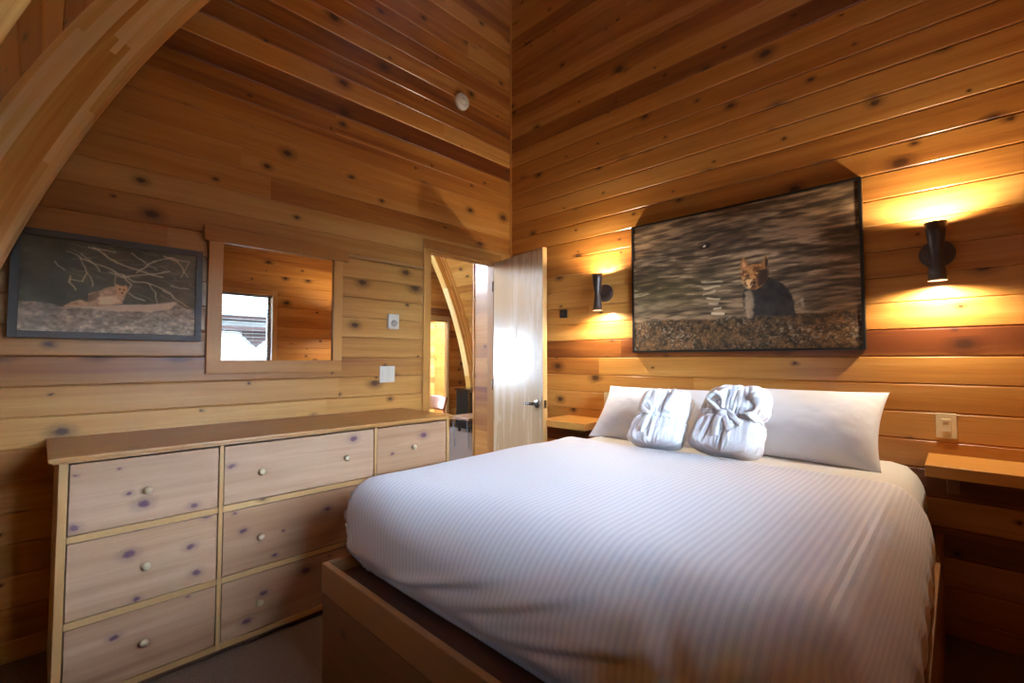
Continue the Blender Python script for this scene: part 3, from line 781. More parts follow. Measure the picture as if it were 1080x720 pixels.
def robe(loc, w, d, h, zb, lean, yaw, seed, label, kind):
    r = empty('bathrobe', loc, label, 'bathrobe', 'folded bathrobes on the bed')
    r.rotation_euler = (0, lean, yaw)
    N, K = 130, 220
    P = np.zeros((N, K, 3))
    for i in range(N):
        zz = i / (N - 1)
        for k in range(K):
            th = 2 * PI * k / K
            rr = robe_r(th, zz, w, d, h, zb, seed, 0.011)
            zt = 0.010 * mn.noise(Vector((math.cos(th) * 4 + seed, math.sin(th) * 4, 3 * zz))) * (1 if zz > 0.5 else 0)
            P[i, k] = (-rr * math.cos(th), rr * math.sin(th) - 0.045 * (zz - 0.35), zz * h + zt + 0.006)
    mb = MB(); mb.grid(P, wrap=True)
    mb.f.append(tuple(range(K - 1, -1, -1))); mb.uv += [(0, 0)] * K; mb.pid.append(0); mb.mi.append(0); mb.sm.append(False)
    mb.f.append(tuple((N - 1) * K + k for k in range(K))); mb.uv += [(0, 0)] * K; mb.pid.append(0); mb.mi.append(0); mb.sm.append(True)
    mb.build('robe_body', M['terry'], r)
    def S(th, z, off=0.004):            # skin point at angle th (0 = towards the foot of the bed), height z in metres
        rr = robe_r(th, z / h, w, d, h, zb, seed, 0.011) + off
        return Vector((-rr * math.cos(th), rr * math.sin(th) - 0.045 * (z / h - 0.35), z))
    # belt round the waist
    rows = []
    for q in (-0.010, -0.004, 0.004, 0.010):
        rows.append([tuple(S(2 * PI * k / 90, zb * h + q + 0.012 * math.sin(2 * PI * k / 90), 0.006)) for k in range(90)])
    mb = MB(); mb.grid(np.array(rows), wrap=True); mb.build('belt', M['belt'], r, solid=0.004)
    if kind == 'a':
        th0 = 0.55
        kn = S(th0, zb * h, 0.012)
        mb = MB(); mb.lathe([(0.0, -0.016), (0.012, -0.012), (0.017, 0), (0.012, 0.012), (0, 0.016)], kn, axis=1, n=14); mb.build('knot', M['belt'], r)
        n = Vector((-1, 0.5, 0)).normalized()
        tails = [([S(0.52, zb*h, .014), S(0.55, zb*h - 0.04, .012), S(0.60, zb*h - 0.08, .010), S(0.62, zb*h - 0.112, .008)], 0.042),
                 ([S(0.35, zb*h - 0.01, .012), S(0.2, zb*h - 0.05, .008), S(0.12, zb*h - 0.09, .008), S(0.10, zb*h - 0.135, .008)], 0.018)]
        for tp, wd in tails: ribbon(smooth_path(tp), wd, n).build('belt_tail', M['belt'], r, solid=0.005)
        lp = [S(0.55, zb*h, .016), S(0.75, zb*h + 0.03, .03), S(0.62, zb*h + 0.055, .032), S(0.42, zb*h + 0.035, .022), S(0.5, zb*h + 0.004, .016)]
        ribbon(smooth_path(lp), 0.024, n).build('bow_loop', M['belt'], r, solid=0.005)
        # collar fold down the front, right
        cp = [S(-0.75, h * 0.93, .010), S(-0.62, h * 0.8, .010), S(-0.5, h * 0.68, .008), S(-0.45, h * 0.58, .006)]
        ribbon(smooth_path(cp), 0.05, Vector((-1, -0.3, 0)).normalized()).build('collar', M['terry'], r, solid=0.010)
    else:
        th0 = 0.25
        kn = S(th0, zb * h, 0.014)
        mb = MB(); mb.lathe([(0.0, -0.024), (0.016, -0.018), (0.024, 0), (0.016, 0.018), (0, 0.024)], kn, axis=1, n=16); mb.build('knot', M['belt'], r)
        n = Vector((-1, 0.2, 0)).normalized()
        lp = [kn, S(0.55, zb*h + 0.03, .02), S(0.85, zb*h + 0.065, .022), S(0.62, zb*h + 0.095, .026), S(0.30, zb*h + 0.07, .026), S(0.22, zb*h + 0.02, .018)]
        lp = [Vector(p) for p in lp]
        mb = MB(); mb.tube(smooth_path(lp), 0.0115, 10); mb.build('bow_loop', M['belt'], r)
        t1 = [kn, S(0.35, zb*h - 0.03, .016), S(0.30, zb*h - 0.08, .014), S(0.18, zb*h - 0.125, .012)]
        t2 = [kn, S(-0.05, zb*h - 0.03, .016), S(-0.3, zb*h - 0.07, .014), S(-0.48, zb*h - 0.09, .012)]
        t3 = [kn, S(0.0, zb*h + 0.01, .016), S(-0.4, zb*h - 0.02, .014), S(-0.75, zb*h - 0.05, .012)]
        for tp, wd in ((t1, 0.042), (t2, 0.034), (t3, 0.03)): ribbon(smooth_path(tp), wd, n).build('belt_tail', M['belt'], r, solid=0.007)
        sp = [S(-0.95, h * 0.86, -0.005), S(-1.05, h * 0.74, .012), S(-1.0, h * 0.60, .02), S(-0.95, h * 0.52, .014)]
        mb = MB(); mb.tube(smooth_path(sp), [0.022 + 0.012 * math.sin(i * 0.35) for i in range(25)], 12); mb.build('sleeve', M['terry'], r)
        cp = [S(0.55, h * 0.97, .004), S(0.62, h * 0.85, .010), S(0.5, h * 0.72, .010)]
        ribbon(smooth_path(cp), 0.05, Vector((-1, 0.4, 0.2)).normalized()).build('collar', M['terry'], r, solid=0.010)
    return r
robe((-0.69, -1.760, 0.812), 0.136, 0.080, 0.330, 0.52, math.radians(28), math.radians(8), 2.3, 'left rolled white terry bathrobe, smaller bundle with a flat belt tail, on the bed', 'a')
robe((-0.665, -2.100, 0.812), 0.155, 0.085, 0.365, 0.55, math.radians(26), math.radians(-4), 8.1, 'right rolled white terry bathrobe, larger bundle with a big looped belt bow, on the bed', 'b')

# ------------------------------------------------------------------ pictures
def lines(ink, U, V, pts, wd, col, asp, al=1.0, wob=0.0, seed=0):
    wu = U + wob * (vnoise(U * 18, V * 18, seed) - 0.5); wv = V + wob * (vnoise(U * 18 + 50, V * 18, seed + 1) - 0.5)
    for (u0, v0), (u1, v1) in zip(pts[:-1], pts[1:]):
        ax, ay, bx, by = u0 * asp, v0, u1 * asp, v1
        px, py = wu * asp - ax, wv - ay; dx, dy = bx - ax, by - ay
        t = np.clip((px * dx + py * dy) / (dx * dx + dy * dy + 1e-9), 0, 1)
        dist = np.sqrt((px - t * dx) ** 2 + (py - t * dy) ** 2)
        k = (1 - sst(dist, wd * 0.4, wd * 1.2)) * al
        ink[:] = ink * (1 - k[..., None]) + np.array(col) * k[..., None]

def poly_mask(U, V, pts, asp, soft=0.006, wob=0.012, seed=0):
    wu = U + wob * (fbm(U * 30, V * 30, seed, 3) - 0.5); wv = V + wob * (fbm(U * 30 + 40, V * 30, seed + 3, 3) - 0.5)
    ins = np.zeros(U.shape, bool); dmin = np.full(U.shape, 9.0); n = len(pts)
    for i in range(n):
        (x0, y0), (x1, y1) = pts[i], pts[(i + 1) % n]
        cond = ((y0 > wv) != (y1 > wv))
        with np.errstate(divide='ignore', invalid='ignore'):
            xx = (x1 - x0) * (wv - y0) / (y1 - y0 + 1e-12) + x0
        ins ^= cond & (wu < xx)
        ax, ay, bx, by = x0 * asp, y0, x1 * asp, y1
        px, py = wu * asp - ax, wv - ay; dx, dy = bx - ax, by - ay
        t = np.clip((px * dx + py * dy) / (dx * dx + dy * dy + 1e-9), 0, 1)
        dmin = np.minimum(dmin, np.sqrt((px - t * dx) ** 2 + (py - t * dy) ** 2))
    sd = np.where(ins, dmin, -dmin)
    return sst(sd, -soft, soft)

def over(ink, mask, col):
    col = np.asarray(col); ink[:] = ink * (1 - mask[..., None]) + col * mask[..., None]

def print_mesh(name, ink, to3d, mat, parent):
    R, Cc = ink.shape[:2]
    v = np.linspace(0, 1, R); u = np.linspace(0, 1, Cc)
    P = np.array([[to3d(uu, vv) for uu in u] for vv in v])
    mb = MB(); mb.grid(P, smooth=False); o = mb.build(name, mat, parent, fix=False)
    lin = np.where(ink <= 0.04045, ink / 12.92, ((np.clip(ink, 0, 1) + 0.055) / 1.055) ** 2.4)
    ca = o.data.color_attributes.new('ink', 'FLOAT_COLOR', 'POINT')
    ca.data.foreach_set('color', np.concatenate([lin, np.ones((R, Cc, 1))], -1).astype(np.float32).ravel())
    return o

def shore_ink():
    H, W = 260, 390; asp = 1.34 / 0.90
    U, V = np.meshgrid(np.linspace(0, 1, W), np.linspace(0, 1, H))
    wv_ = V + 0.012 * np.sin(U * 9 + V * 7) + 0.02 * (fbm(U * 5, V * 8, 2, 3) - 0.5); rip = fbm(U * 13, wv_ * 64, 1, 4); rip2 = fbm(U * 5 + 9, wv_ * 26, 11, 3)
    t = np.clip(0.5 + (rip - 0.5) * 2.0 + (rip2 - 0.5) * 1.3, 0, 1)[..., None]
    ink = np.array([0.20, 0.16, 0.12]) * (1 - t) + np.array([0.47, 0.39, 0.31]) * t
    g = (sst(V, 0.25, 0.45) * (1 - sst(V, 0.45, 0.7)) * (1 - sst(U, 0.15, 0.6)))[..., None] * 0.4
    ink = ink * (1 - g) + np.array([0.22, 0.21, 0.12]) * g
    dk = sst(fbm(U * 4, V * 14, 21, 3), 0.58, 0.68) * sst(V, 0.6, 0.85); over(ink, dk * 0.6, (0.15, 0.10, 0.08))
    wl = sst(rip, 0.62, 0.74) * sst(V, 0.3, 0.45) * (1 - sst(V, 0.66, 0.78)); over(ink, wl * 0.55, (0.60, 0.52, 0.44))
    for (a, b), c in ((((0.375, 0.50), (0.47, 0.485)), 0.5), (((0.39, 0.45), (0.455, 0.445)), 0.6), (((0.40, 0.37), (0.45, 0.365)), 0.7), (((0.41, 0.33), (0.44, 0.33)), 0.6), (((0.42, 0.26), (0.475, 0.255)), 0.8), (((0.38, 0.40), (0.43, 0.42)), 0.5), (((0.43, 0.29), (0.46, 0.295)), 0.7)):
        lines(ink, U, V, [a, b], 0.009, (0.70, 0.63, 0.55), asp, c, 0.02, 3)
    over(ink, poly_mask(U, V, [(0.37, 0.74), (0.41, 0.74), (0.415, 0.765), (0.395, 0.78), (0.375, 0.765)], asp, 0.006), (0.10, 0.08, 0.07))
    over(ink, poly_mask(U, V, [(0.378, 0.75), (0.392, 0.75), (0.392, 0.766), (0.38, 0.764)], asp, 0.004), (0.72, 0.68, 0.62))
    # beach of weed and pebbles
    sh = sst(-(V - (0.225 + 0.03 * (fbm(U * 12, U * 0, 31, 3) - 0.5))), -0.008, 0.008)
    pb = vnoise(U * 150, V * 110, 41); pb2 = vnoise(U * 60 + 5, V * 44, 42); pc = vnoise(U * 130, V * 90, 43) * 0.7 + 0.3 * vnoise(U * 9, V * 9, 44)
    s = np.clip(pb * 0.6 + pb2 * 0.6 - 0.1, 0, 1)[..., None]
    bc = np.array([0.09, 0.07, 0.055]) * (1 - s) + np.array([0.38, 0.28, 0.18]) * s
    wt = 0.4 * sst(pc, 0.66, 0.85)[..., None]; bc = bc * (1 - wt) + np.array([0.55, 0.56, 0.58]) * wt
    ink[:] = ink * (1 - sh[..., None]) + bc * sh[..., None]
    # young wolf standing in the shallows
    body = [(0.565, 0.405), (0.588, 0.415), (0.661, 0.479), (0.694, 0.449), (0.722, 0.431), (0.745, 0.39), (0.756, 0.342), (0.762, 0.282), (0.772, 0.220), (0.739, 0.214), (0.682, 0.216), (0.611, 0.222), (0.607, 0.200), (0.576, 0.205), (0.568, 0.276), (0.560, 0.334)]
    bm_ = poly_mask(U, V, body, asp, 0.006, 0.014, 51); fur = fbm(U * 40, V * 24, 55, 3)[..., None]
    over(ink, bm_, np.array([0.10, 0.085, 0.085]) * (1 - fur) + np.array([0.21, 0.19, 0.18]) * fur)
    over(ink, poly_mask(U, V, [(0.568, 0.397), (0.595, 0.40), (0.607, 0.34), (0.606, 0.271), (0.604, 0.205), (0.579, 0.205), (0.566, 0.291)], asp, 0.010, 0.02, 57) * 0.9, np.array([0.33, 0.27, 0.21]) * (1 - fur) + np.array([0.58, 0.50, 0.42]) * fur)
    head = [(0.551, 0.528), (0.562, 0.562), (0.603, 0.578), (0.641, 0.575), (0.664, 0.534), (0.667, 0.478), (0.652, 0.435), (0.618, 0.400), (0.588, 0.405), (0.564, 0.445), (0.553, 0.492)]
    hf = fbm(U * 55, V * 45, 58, 3)[..., None]
    over(ink, poly_mask(U, V, head, asp, 0.006, 0.012, 52), np.array([0.44, 0.29, 0.16]) * (1 - hf) + np.array([0.66, 0.48, 0.30]) * hf)
    over(ink, poly_mask(U, V, [(0.628, 0.53), (0.666, 0.54), (0.668, 0.47), (0.648, 0.43), (0.625, 0.42), (0.622, 0.46)], asp, 0.012, 0.01, 60) * 0.85, (0.13, 0.10, 0.09))
    for e in ([(0.549, 0.545), (0.551, 0.60), (0.561, 0.634), (0.577, 0.610), (0.587, 0.562)], [(0.638, 0.563), (0.648, 0.60), (0.657, 0.628), (0.669, 0.602), (0.665, 0.537)]):
        over(ink, poly_mask(U, V, e, asp, 0.004, 0.006, 53), (0.50, 0.34, 0.20))
    over(ink, poly_mask(U, V, [(0.558, 0.562), (0.562, 0.612), (0.574, 0.590), (0.575, 0.565)], asp, 0.005, 0.004) * 0.75, (0.70, 0.52, 0.40))
    over(ink, poly_mask(U, V, [(0.654, 0.56), (0.657, 0.612), (0.667, 0.598), (0.663, 0.54)], asp, 0.005, 0.004) * 0.85, (0.12, 0.09, 0.08))
    over(ink, poly_mask(U, V, [(0.566, 0.49), (0.585, 0.495), (0.600, 0.478), (0.606, 0.44), (0.598, 0.41), (0.582, 0.415), (0.567, 0.44)], asp, 0.010, 0.01) * 0.7, (0.76, 0.64, 0.48))
    over(ink, sst(fbm(U * 70, V * 60, 66, 2), 0.52, 0.66) * poly_mask(U, V, head, asp, 0.006, 0.012, 52) * 0.7, (0.22, 0.13, 0.08))
    for ex, ey, er, c in ((0.579, 0.508, 0.0045, (0.12, 0.08, 0.05)), (0.613, 0.508, 0.0045, (0.10, 0.07, 0.05)), (0.612, 0.449, 0.0075, (0.08, 0.06, 0.05)), (0.604, 0.425, 0.006, (0.17, 0.10, 0.07))):
        d = np.sqrt(((U - ex) * asp) ** 2 + (V - ey) ** 2); over(ink, 1 - sst(d, er * 0.7, er * 1.4), c)
    lines(ink, U, V, [(0.770, 0.29), (0.79, 0.31), (0.80, 0.27)], 0.016, (0.52, 0.47, 0.42), asp, 0.6, 0.03, 9)
    return np.clip(ink * np.array([1.34, 1.3, 1.22]), 0, 1)

def ledge_ink():
    H, W = 190, 280; asp = 0.70 / 0.48
    U, V = np.meshgrid(np.linspace(0, 1, W), np.linspace(0, 1, H))
    n = fbm(U * 5, V * 5, 71, 4)[..., None]; n2 = fbm(U * 24, V * 18, 72, 3)[..., None]
    ink = np.array([0.19, 0.175, 0.13]) * (1 - n) + np.array([0.33, 0.30, 0.23]) * n
    ink = ink * (0.85 + 0.3 * n2) + sst(U, 0.6, 1.0)[..., None] * np.array([0.07, 0.055, 0.04])
    BR = [[(0.583,0.932),(0.66,0.839),(0.727,0.762)],[(0.372,0.926),(0.431,0.874),(0.492,0.791),(0.586,0.753),(0.706,0.707),(0.774,0.689)],[(0.234,0.862),(0.299,0.804),(0.339,0.662),(0.37,0.517)],[(0.299,0.804),(0.414,0.745),(0.535,0.663),(0.599,0.606)],[(0.339,0.662),(0.312,0.563),(0.257,0.572)],[(0.257,0.609),(0.253,0.534),(0.282,0.465)],[(0.174,0.737),(0.216,0.652)],[(0.599,0.616),(0.708,0.594),(0.823,0.499),(0.945,0.357)],[(0.685,0.601),(0.737,0.497),(0.745,0.385)],[(0.454,0.686),(0.536,0.643),(0.662,0.698),(0.819,0.76)],[(0.948,0.916),(0.89,0.711)],[(0.714,0.862),(0.816,0.928),(0.948,0.906)],[(0.495,0.655),(0.497,0.538)],[(0.57,0.471),(0.667,0.395)],[(0.334,0.925),(0.41,0.927),(0.49,0.908)],[(0.618,0.719),(0.725,0.865)],[(0.307,0.862),(0.365,0.772),(0.4,0.684)],[(0.535,0.663),(0.589,0.574),(0.559,0.47)],[(0.821,0.593),(0.941,0.57)],[(0.77,0.938),(0.864,0.897),(0.945,0.722)]]
    rs = random.Random(12)
    for i in range(46):
        bx = rs.uniform(0.22, 1.0); by = rs.uniform(0.45, 0.98); an = rs.uniform(-0.9, 0.5); ln_ = rs.uniform(0.06, 0.16)
        if by < 0.6 and bx < 0.55: continue
        lines(ink, U, V, [(bx, by), (bx + ln_ * math.cos(an), by + ln_ * math.sin(an) * asp * 0.6)], 0.0045, (0.50, 0.44, 0.36), asp, 0.6, 0.03, 300 + i)
    for i, b in enumerate(BR): lines(ink, U, V, b, 0.009 if i % 2 else 0.0065, (0.66, 0.58, 0.48), asp, 0.8, 0.02, 80 + i)
    rock = [(-0.1, -0.1), (-0.1, 0.30), (0.04, 0.304), (0.114, 0.314), (0.183, 0.287), (0.218, 0.273), (0.336, 0.296), (0.541, 0.33), (0.69, 0.358), (0.86, 0.41), (0.945, 0.335), (1.1, 0.33), (1.1, -0.1)]
    rt = fbm(U * 22, V * 26, 75, 4)[..., None]; rt2 = vnoise(U * 60, V * 46, 76)[..., None]
    rc = np.array([0.34, 0.30, 0.25]) * (1 - rt) + np.array([0.70, 0.63, 0.55]) * rt; rc = rc * (0.8 + 0.35 * rt2)
    over(ink, poly_mask(U, V, rock, asp, 0.006, 0.02, 77), rc)
    over(ink, poly_mask(U, V, [(0.20, 0.265), (0.336, 0.296), (0.541, 0.335), (0.69, 0.36), (0.87, 0.415), (0.84, 0.33), (0.70, 0.27), (0.5, 0.26), (0.34, 0.27)], asp, 0.012, 0.02, 78) * 0.85, (0.72, 0.64, 0.55))
    f = fbm(U * 45, V * 35, 79, 3)[..., None]
    over(ink, poly_mask(U, V, [(0.218,0.276),(0.262,0.333),(0.307,0.361),(0.344,0.344),(0.352,0.429),(0.399,0.465),(0.457,0.522),(0.507,0.54),(0.548,0.527),(0.555,0.449),(0.536,0.345),(0.461,0.312),(0.3,0.285)], asp, 0.006, 0.014, 81), np.array([0.50, 0.38, 0.27]) * (1 - f) + np.array([0.74, 0.63, 0.50]) * f)
    over(ink, poly_mask(U, V, [(0.40,0.40),(0.50,0.43),(0.53,0.36),(0.47,0.325),(0.41,0.325)], asp, 0.02, 0.02, 82) * 0.8, (0.80, 0.71, 0.60))
    over(ink, poly_mask(U, V, [(0.497,0.548),(0.505,0.565),(0.515,0.548),(0.545,0.545),(0.555,0.560),(0.564,0.52),(0.556,0.452),(0.525,0.43),(0.503,0.452)], asp, 0.005, 0.008, 83), (0.68, 0.53, 0.38))
    for ex, ey in ((0.520, 0.505), (0.545, 0.503), (0.535, 0.468)):
        d = np.sqrt(((U - ex) * asp) ** 2 + (V - ey) ** 2); over(ink, 1 - sst(d, 0.006, 0.012), (0.18, 0.13, 0.09))
    over(ink, poly_mask(U, V, [(0.345,0.345),(0.352,0.425),(0.40,0.46),(0.415,0.42),(0.37,0.35)], asp, 0.012, 0.01, 84) * 0.6, (0.34, 0.24, 0.16))
    return np.clip(ink * np.array([1.36, 1.42, 1.42]), 0, 1)

def picture(name, o, frame_boxes, bevel, mat, label, ink, to3d, rough, back):
    r = empty(name, o, label, 'picture', 'framed wildlife photographs'); O = Vector(o)
    for b in frame_boxes:
        mb = MB(); mb.box(*b); mb.v = [tuple(Vector(v) - O) for v in mb.v]; mb.build('frame_bar', M[mat], r, bevel=bevel)
    mb = MB(); mb.box(*back); mb.v = [tuple(Vector(v) - O) for v in mb.v]; mb.build('backing', M['black'], r)
    print_mesh('print', ink, lambda u, v: tuple(Vector(to3d(u, v)) - O), print_mat(name + '_print', rough), r)
y0, y1, z0, z1, d, fw = -2.592, -1.256, 1.34, 2.246, 0.045, 0.014
picture('framed_photograph', (0, -1.92, 1.34), [(-0.036, -0.004, y0, y0 + fw, z0, z1), (-0.036, -0.004, y1 - fw, y1, z0, z1), (-0.036, -0.004, y0 + fw, y1 - fw, z0, z0 + fw), (-0.036, -0.004, y0 + fw, y1 - fw, z1 - fw, z1)], 0.001, 'black',
        'large black-framed photograph of a wolf pup in dark water above the bed', shore_ink(),
        lambda u, v: (-0.031, y1 - fw * 0.8 - u * (y1 - y0 - 1.6 * fw), z0 + fw * 0.8 + v * (z1 - z0 - 1.6 * fw)), 0.45, (-0.029, -0.006, y0 + fw, y1 - fw, z0 + fw, z1 - fw))
x0, x1, za, zb, fb = -3.10, -2.402, 1.386, 1.867, 0.030
picture('framed_photograph', (-2.75, 0, 1.386), [(x0, x0 + fb, -0.042, -0.004, za, zb), (x1 - fb, x1, -0.042, -0.004, za, zb), (x0 + fb, x1 - fb, -0.042, -0.004, za, za + fb), (x0 + fb, x1 - fb, -0.042, -0.004, zb - fb, zb)], 0.001, 'frame_grey',
        'charcoal-framed photograph of a wild cat on a rock ledge, beside the mirror', ledge_ink(),
        lambda u, v: (x0 + fb * 0.8 + u * (x1 - x0 - 1.6 * fb), -0.034, za + fb * 0.8 + v * (zb - za - 1.6 * fb)), 0.6, (x0 + fb, x1 - fb, -0.032, -0.006, za + fb, zb - fb))

# ------------------------------------------------------------------ mirror
def mirror():
    r = empty('wall_mirror', (-1.99, 0, 1.21), 'wood-framed rectangular wall mirror above the dresser, reflecting a bright window', 'mirror'); o = Vector(r.location)
    def mk(nm, mat, boxes, bev=0.002):
        mb = MB()
        for b in boxes: mb.box(*b)
        mb.v = [tuple(Vector(v) - o) for v in mb.v]; return mb.build(nm, M[mat], r, bevel=bev)
    mk('stile', 'cedar_trim', [(-2.373, -2.303, -0.024, -0.002, 1.285, 1.939)])
    mk('stile', 'cedar_trim', [(-1.675, -1.613, -0.024, -0.002, 1.285, 1.939)])
    mk('header', 'cedar_trim', [(-2.395, -1.576, -0.030, -0.002, 1.939, 2.018)])
    mk('bottom_rail', 'cedar_trim', [(-2.373, -1.613, -0.024, -0.002, 1.212, 1.285)])
    mb = MB(); mb.box(-2.304, -1.674, -0.010, -0.004, 1.284, 1.940); mb.v = [tuple(Vector(v) - o) for v in mb.v]; mb.build('mirror_glass', M['mirror'], r)
mirror()
mb = MB(); mb.box(-1.576, -0.968, -0.022, -0.001, 1.978, 1.998)
tag(mb.build('trim_6', M['pine_frame'], bevel=0.004), 'pale thin trim strip running from mirror header to door casing', 'trim', kind='structure')
mb = MB(); mb.box(-0.012, -0.001, -0.014, -0.001, 2.24, 5.0)
tag(mb.build('trim_7', M['cedar_trim'], bevel=0.002), 'slim corner bead where the two plank walls meet', 'trim', kind='structure')

# ------------------------------------------------------------------ sconces
def sconce(y):
    r = empty('wall_sconce', (0, y, 1.79), '', 'wall light', 'hourglass wall lights by the bed')
    mb = MB(); mb.lathe([(0.0, -0.022), (0.060, -0.022), (0.066, -0.017), (0.066, -0.001), (0, -0.001)], (0, 0, 0.005), axis=0, n=40)
    mb.build('backplate', M['bronze'], r)
    mb = MB(); mb.lathe([(0.011, -0.092), (0.011, -0.02)], (0, 0, 0.0), axis=0, n=16); mb.build('arm', M['bronze'], r)
    X = -0.112
    mb = MB()
    outer = [(0.0415, 0.137), (0.036, 0.095), (0.0295, 0.045), (0.0225, -0.002), (0.0205, -0.014), (0.0225, -0.026), (0.0285, -0.075), (0.0360, -0.135)]
    inner = [(r_ - 0.002, h) for r_, h in reversed(outer)]
    mb.lathe(outer + inner, (X, 0, 0), axis=2, n=40, close=True)
    mb.lathe([(0.0, 0.008), (0.0215, 0.008)], (X, 0, 0), n=24); mb.lathe([(0.0, -0.030), (0.0205, -0.030)], (X, 0, 0), n=24)
    mb.build('shade', M['bronze'], r)
    for zc in (0.096, -0.097):
        mb = MB(); mb.lathe([(0.0, zc - 0.02), (0.012, zc - 0.015), (0.017, zc), (0.012, zc + 0.015), (0, zc + 0.02)], (X, 0, 0), n=20)
        mb.build('bulb', M['bulb'], r)
    return r
s1 = sconce(-2.872); s1['label'] = 'bronze hourglass wall light right of the large picture, above the outlet plate'
s2 = copy_tree(s1); s2.location = (0, -1.015, 1.79); s2['label'] = 'bronze hourglass wall light between the open door and the large picture'
for y in (-2.872, -1.015):
    for zz, up in ((1.79 + 0.124, True), (1.79 - 0.122, False)):
        li = bpy.data.lights.new('sconce_beam', 'SPOT'); li.energy = SPOT_W if 'SPOT_W' in globals() else 30.0
        li.color = (1.0, 0.84, 0.62); li.spot_size = math.radians(172); li.spot_blend = 0.35; li.shadow_soft_size = 0.014
        o = bpy.data.objects.new('sconce_beam', li); COL.objects.link(o); o.location = (-0.112, y, zz)
        o.rotation_euler = (PI, 0, 0) if up else (0, 0, 0)

# ------------------------------------------------------------------ shelves
def shelf(y0, y1, label, ybr):
    r = empty('bedside_shelf', (0, (y0 + y1) / 2, 0.79), label, 'shelf', 'floating bedside shelves'); o = Vector(r.location)
    mb = MB(); mb.box(-0.355, -0.002, y0, y1, 0.793, 0.842, grain=1, pid=0.5); mb.v = [tuple(Vector(v) - o) for v in mb.v]; mb.build('board', M['shelf'], r, bevel=0.003)
    mb = MB(); mb.box(-0.20, -0.002, ybr - 0.02, ybr + 0.02, 0.70, 0.793, grain=0); mb.v = [tuple(Vector(v) - o) for v in mb.v]; mb.build('bracket', M['bedwood'], r, bevel=0.003)
shelf(-3.27, -2.815, 'honey wood floating shelf to the right of the bed, under the outlet plate', -2.90)
shelf(-1.06, -0.655, 'honey wood floating shelf between the open door and the bed', -0.98)

# ------------------------------------------------------------------ small fittings
def small(name, loc, label, cat):
    return empty(name, loc, label, cat)
r = small('smoke_detector', (-0.60, 0, 3.445), 'round white smoke detector high on the left plank wall', 'smoke detector')
mb = MB(); mb.lathe([(0.0, -0.038), (0.055, -0.038), (0.066, -0.030), (0.070, -0.012), (0.072, -0.001), (0.0, -0.001)], axis=1, n=40); mb.build('housing', M['white_plastic'], r)
mb = MB(); mb.lathe([(0.0, -0.041), (0.02, -0.041), (0.022, -0.038)], axis=1, n=24); mb.build('sensor_cap', M['white_plastic'], r)
mb = MB(); mb.lathe([(0.040, -0.0385), (0.041, -0.0405), (0.044, -0.0405), (0.045, -0.0385)], axis=1, n=32); mb.build('vent_ring', M['grey_plastic'], r)

r = small('thermostat', (-1.228, 0, 1.563), 'white dial thermostat on the plank wall between mirror and doorway', 'thermostat')
mb = MB(); mb.box(-0.042, 0.042, -0.028, -0.001, -0.054, 0.054); mb.build('housing', M['white_plastic'], r, bevel=0.005)
mb = MB(); mb.lathe([(0.0, -0.036), (0.022, -0.036), (0.025, -0.028)], (0, 0, -0.014), axis=1, n=28); mb.build('dial', M['grey_plastic'], r)
r = small('light_switch', (-1.265, 0, 1.185), 'white two-rocker light switch plate on the left wall below the thermostat', 'light switch')
mb = MB(); mb.box(-0.06, 0.06, -0.007, -0.001, -0.058, 0.058); mb.build('plate', M['white_plastic'], r, bevel=0.003)
for xx in (-0.024, 0.024):
    mb = MB(); mb.box(xx - 0.016, xx + 0.016, -0.010, -0.006, -0.034, 0.034); mb.build('rocker', M['white_plastic'], r, bevel=0.002)
def plate(y, z, label):
    r = small('light_switch', (0, y, z), label, 'light switch')
    mb = MB(); mb.box(-0.007, -0.001, -0.037, 0.037, -0.059, 0.059); mb.build('plate', M['ivory'], r, bevel=0.003)
    mb = MB(); mb.box(-0.010, -0.006, -0.017, 0.017, -0.033, 0.033); mb.build('rocker', M['ivory'], r, bevel=0.002)
    for dz in (-0.024, 0.024):
        mb = MB(); mb.box(-0.0125, -0.009, -0.010, 0.010, dz - 0.003, dz + 0.003); mb.build('button', M['ivory'], r)
plate(-2.882, 0.977, 'ivory switch plate on the bed wall above the right bedside shelf')
plate(-1.032, 0.982, 'ivory switch plate on the bed wall half hidden behind the left pillow')
r = small('wall_control', (0, -0.617, 1.665), 'small black wall control between the door edge and the left wall light', 'wall control')
mb = MB(); mb.box(-0.020, -0.001, -0.034, 0.034, -0.034, 0.034); mb.build('housing', M['black'], r, bevel=0.004)
mb = MB(); mb.box(-0.023, -0.019, -0.018, 0.018, -0.020, 0.016); mb.build('display', M['bronze'], r, bevel=0.002)

# ------------------------------------------------------------------ next room
r = empty('electric_stove', (2.55, 3.45, 0), 'black framed electric stove against the next room wall, seen through the doorway', 'stove'); 
mb = MB(); mb.box(-0.27, 0.27, -0.16, 0.16, 0.06, 0.74); mb.build('body', M['black'], r, bevel=0.01)
mb = MB(); mb.box(-0.29, 0.29, -0.20, 0.18, 0.74, 0.77); mb.build('top', M['steel'], r, bevel=0.004)
mb = MB()
for b in ((-0.27, -0.24, -0.185, -0.16, 0.10, 0.74), (0.24, 0.27, -0.185, -0.16, 0.10, 0.74), (-0.24, 0.24, -0.185, -0.16, 0.70, 0.74), (-0.24, 0.24, -0.185, -0.16, 0.10, 0.16)): mb.box(*b)
mb.build('door_frame', M['steel'], r, bevel=0.003)
mb = MB(); mb.box(-0.24, 0.24, -0.172, -0.168, 0.16, 0.70); mb.build('glass_front', M['bronze'], r)
for xx in (-0.22, 0.22):
    for yy in (-0.12, 0.12):
        mb = MB(); mb.box(xx - 0.02, xx + 0.02, yy - 0.02, yy + 0.02, 0, 0.06); mb.build('foot', M['black'], r)
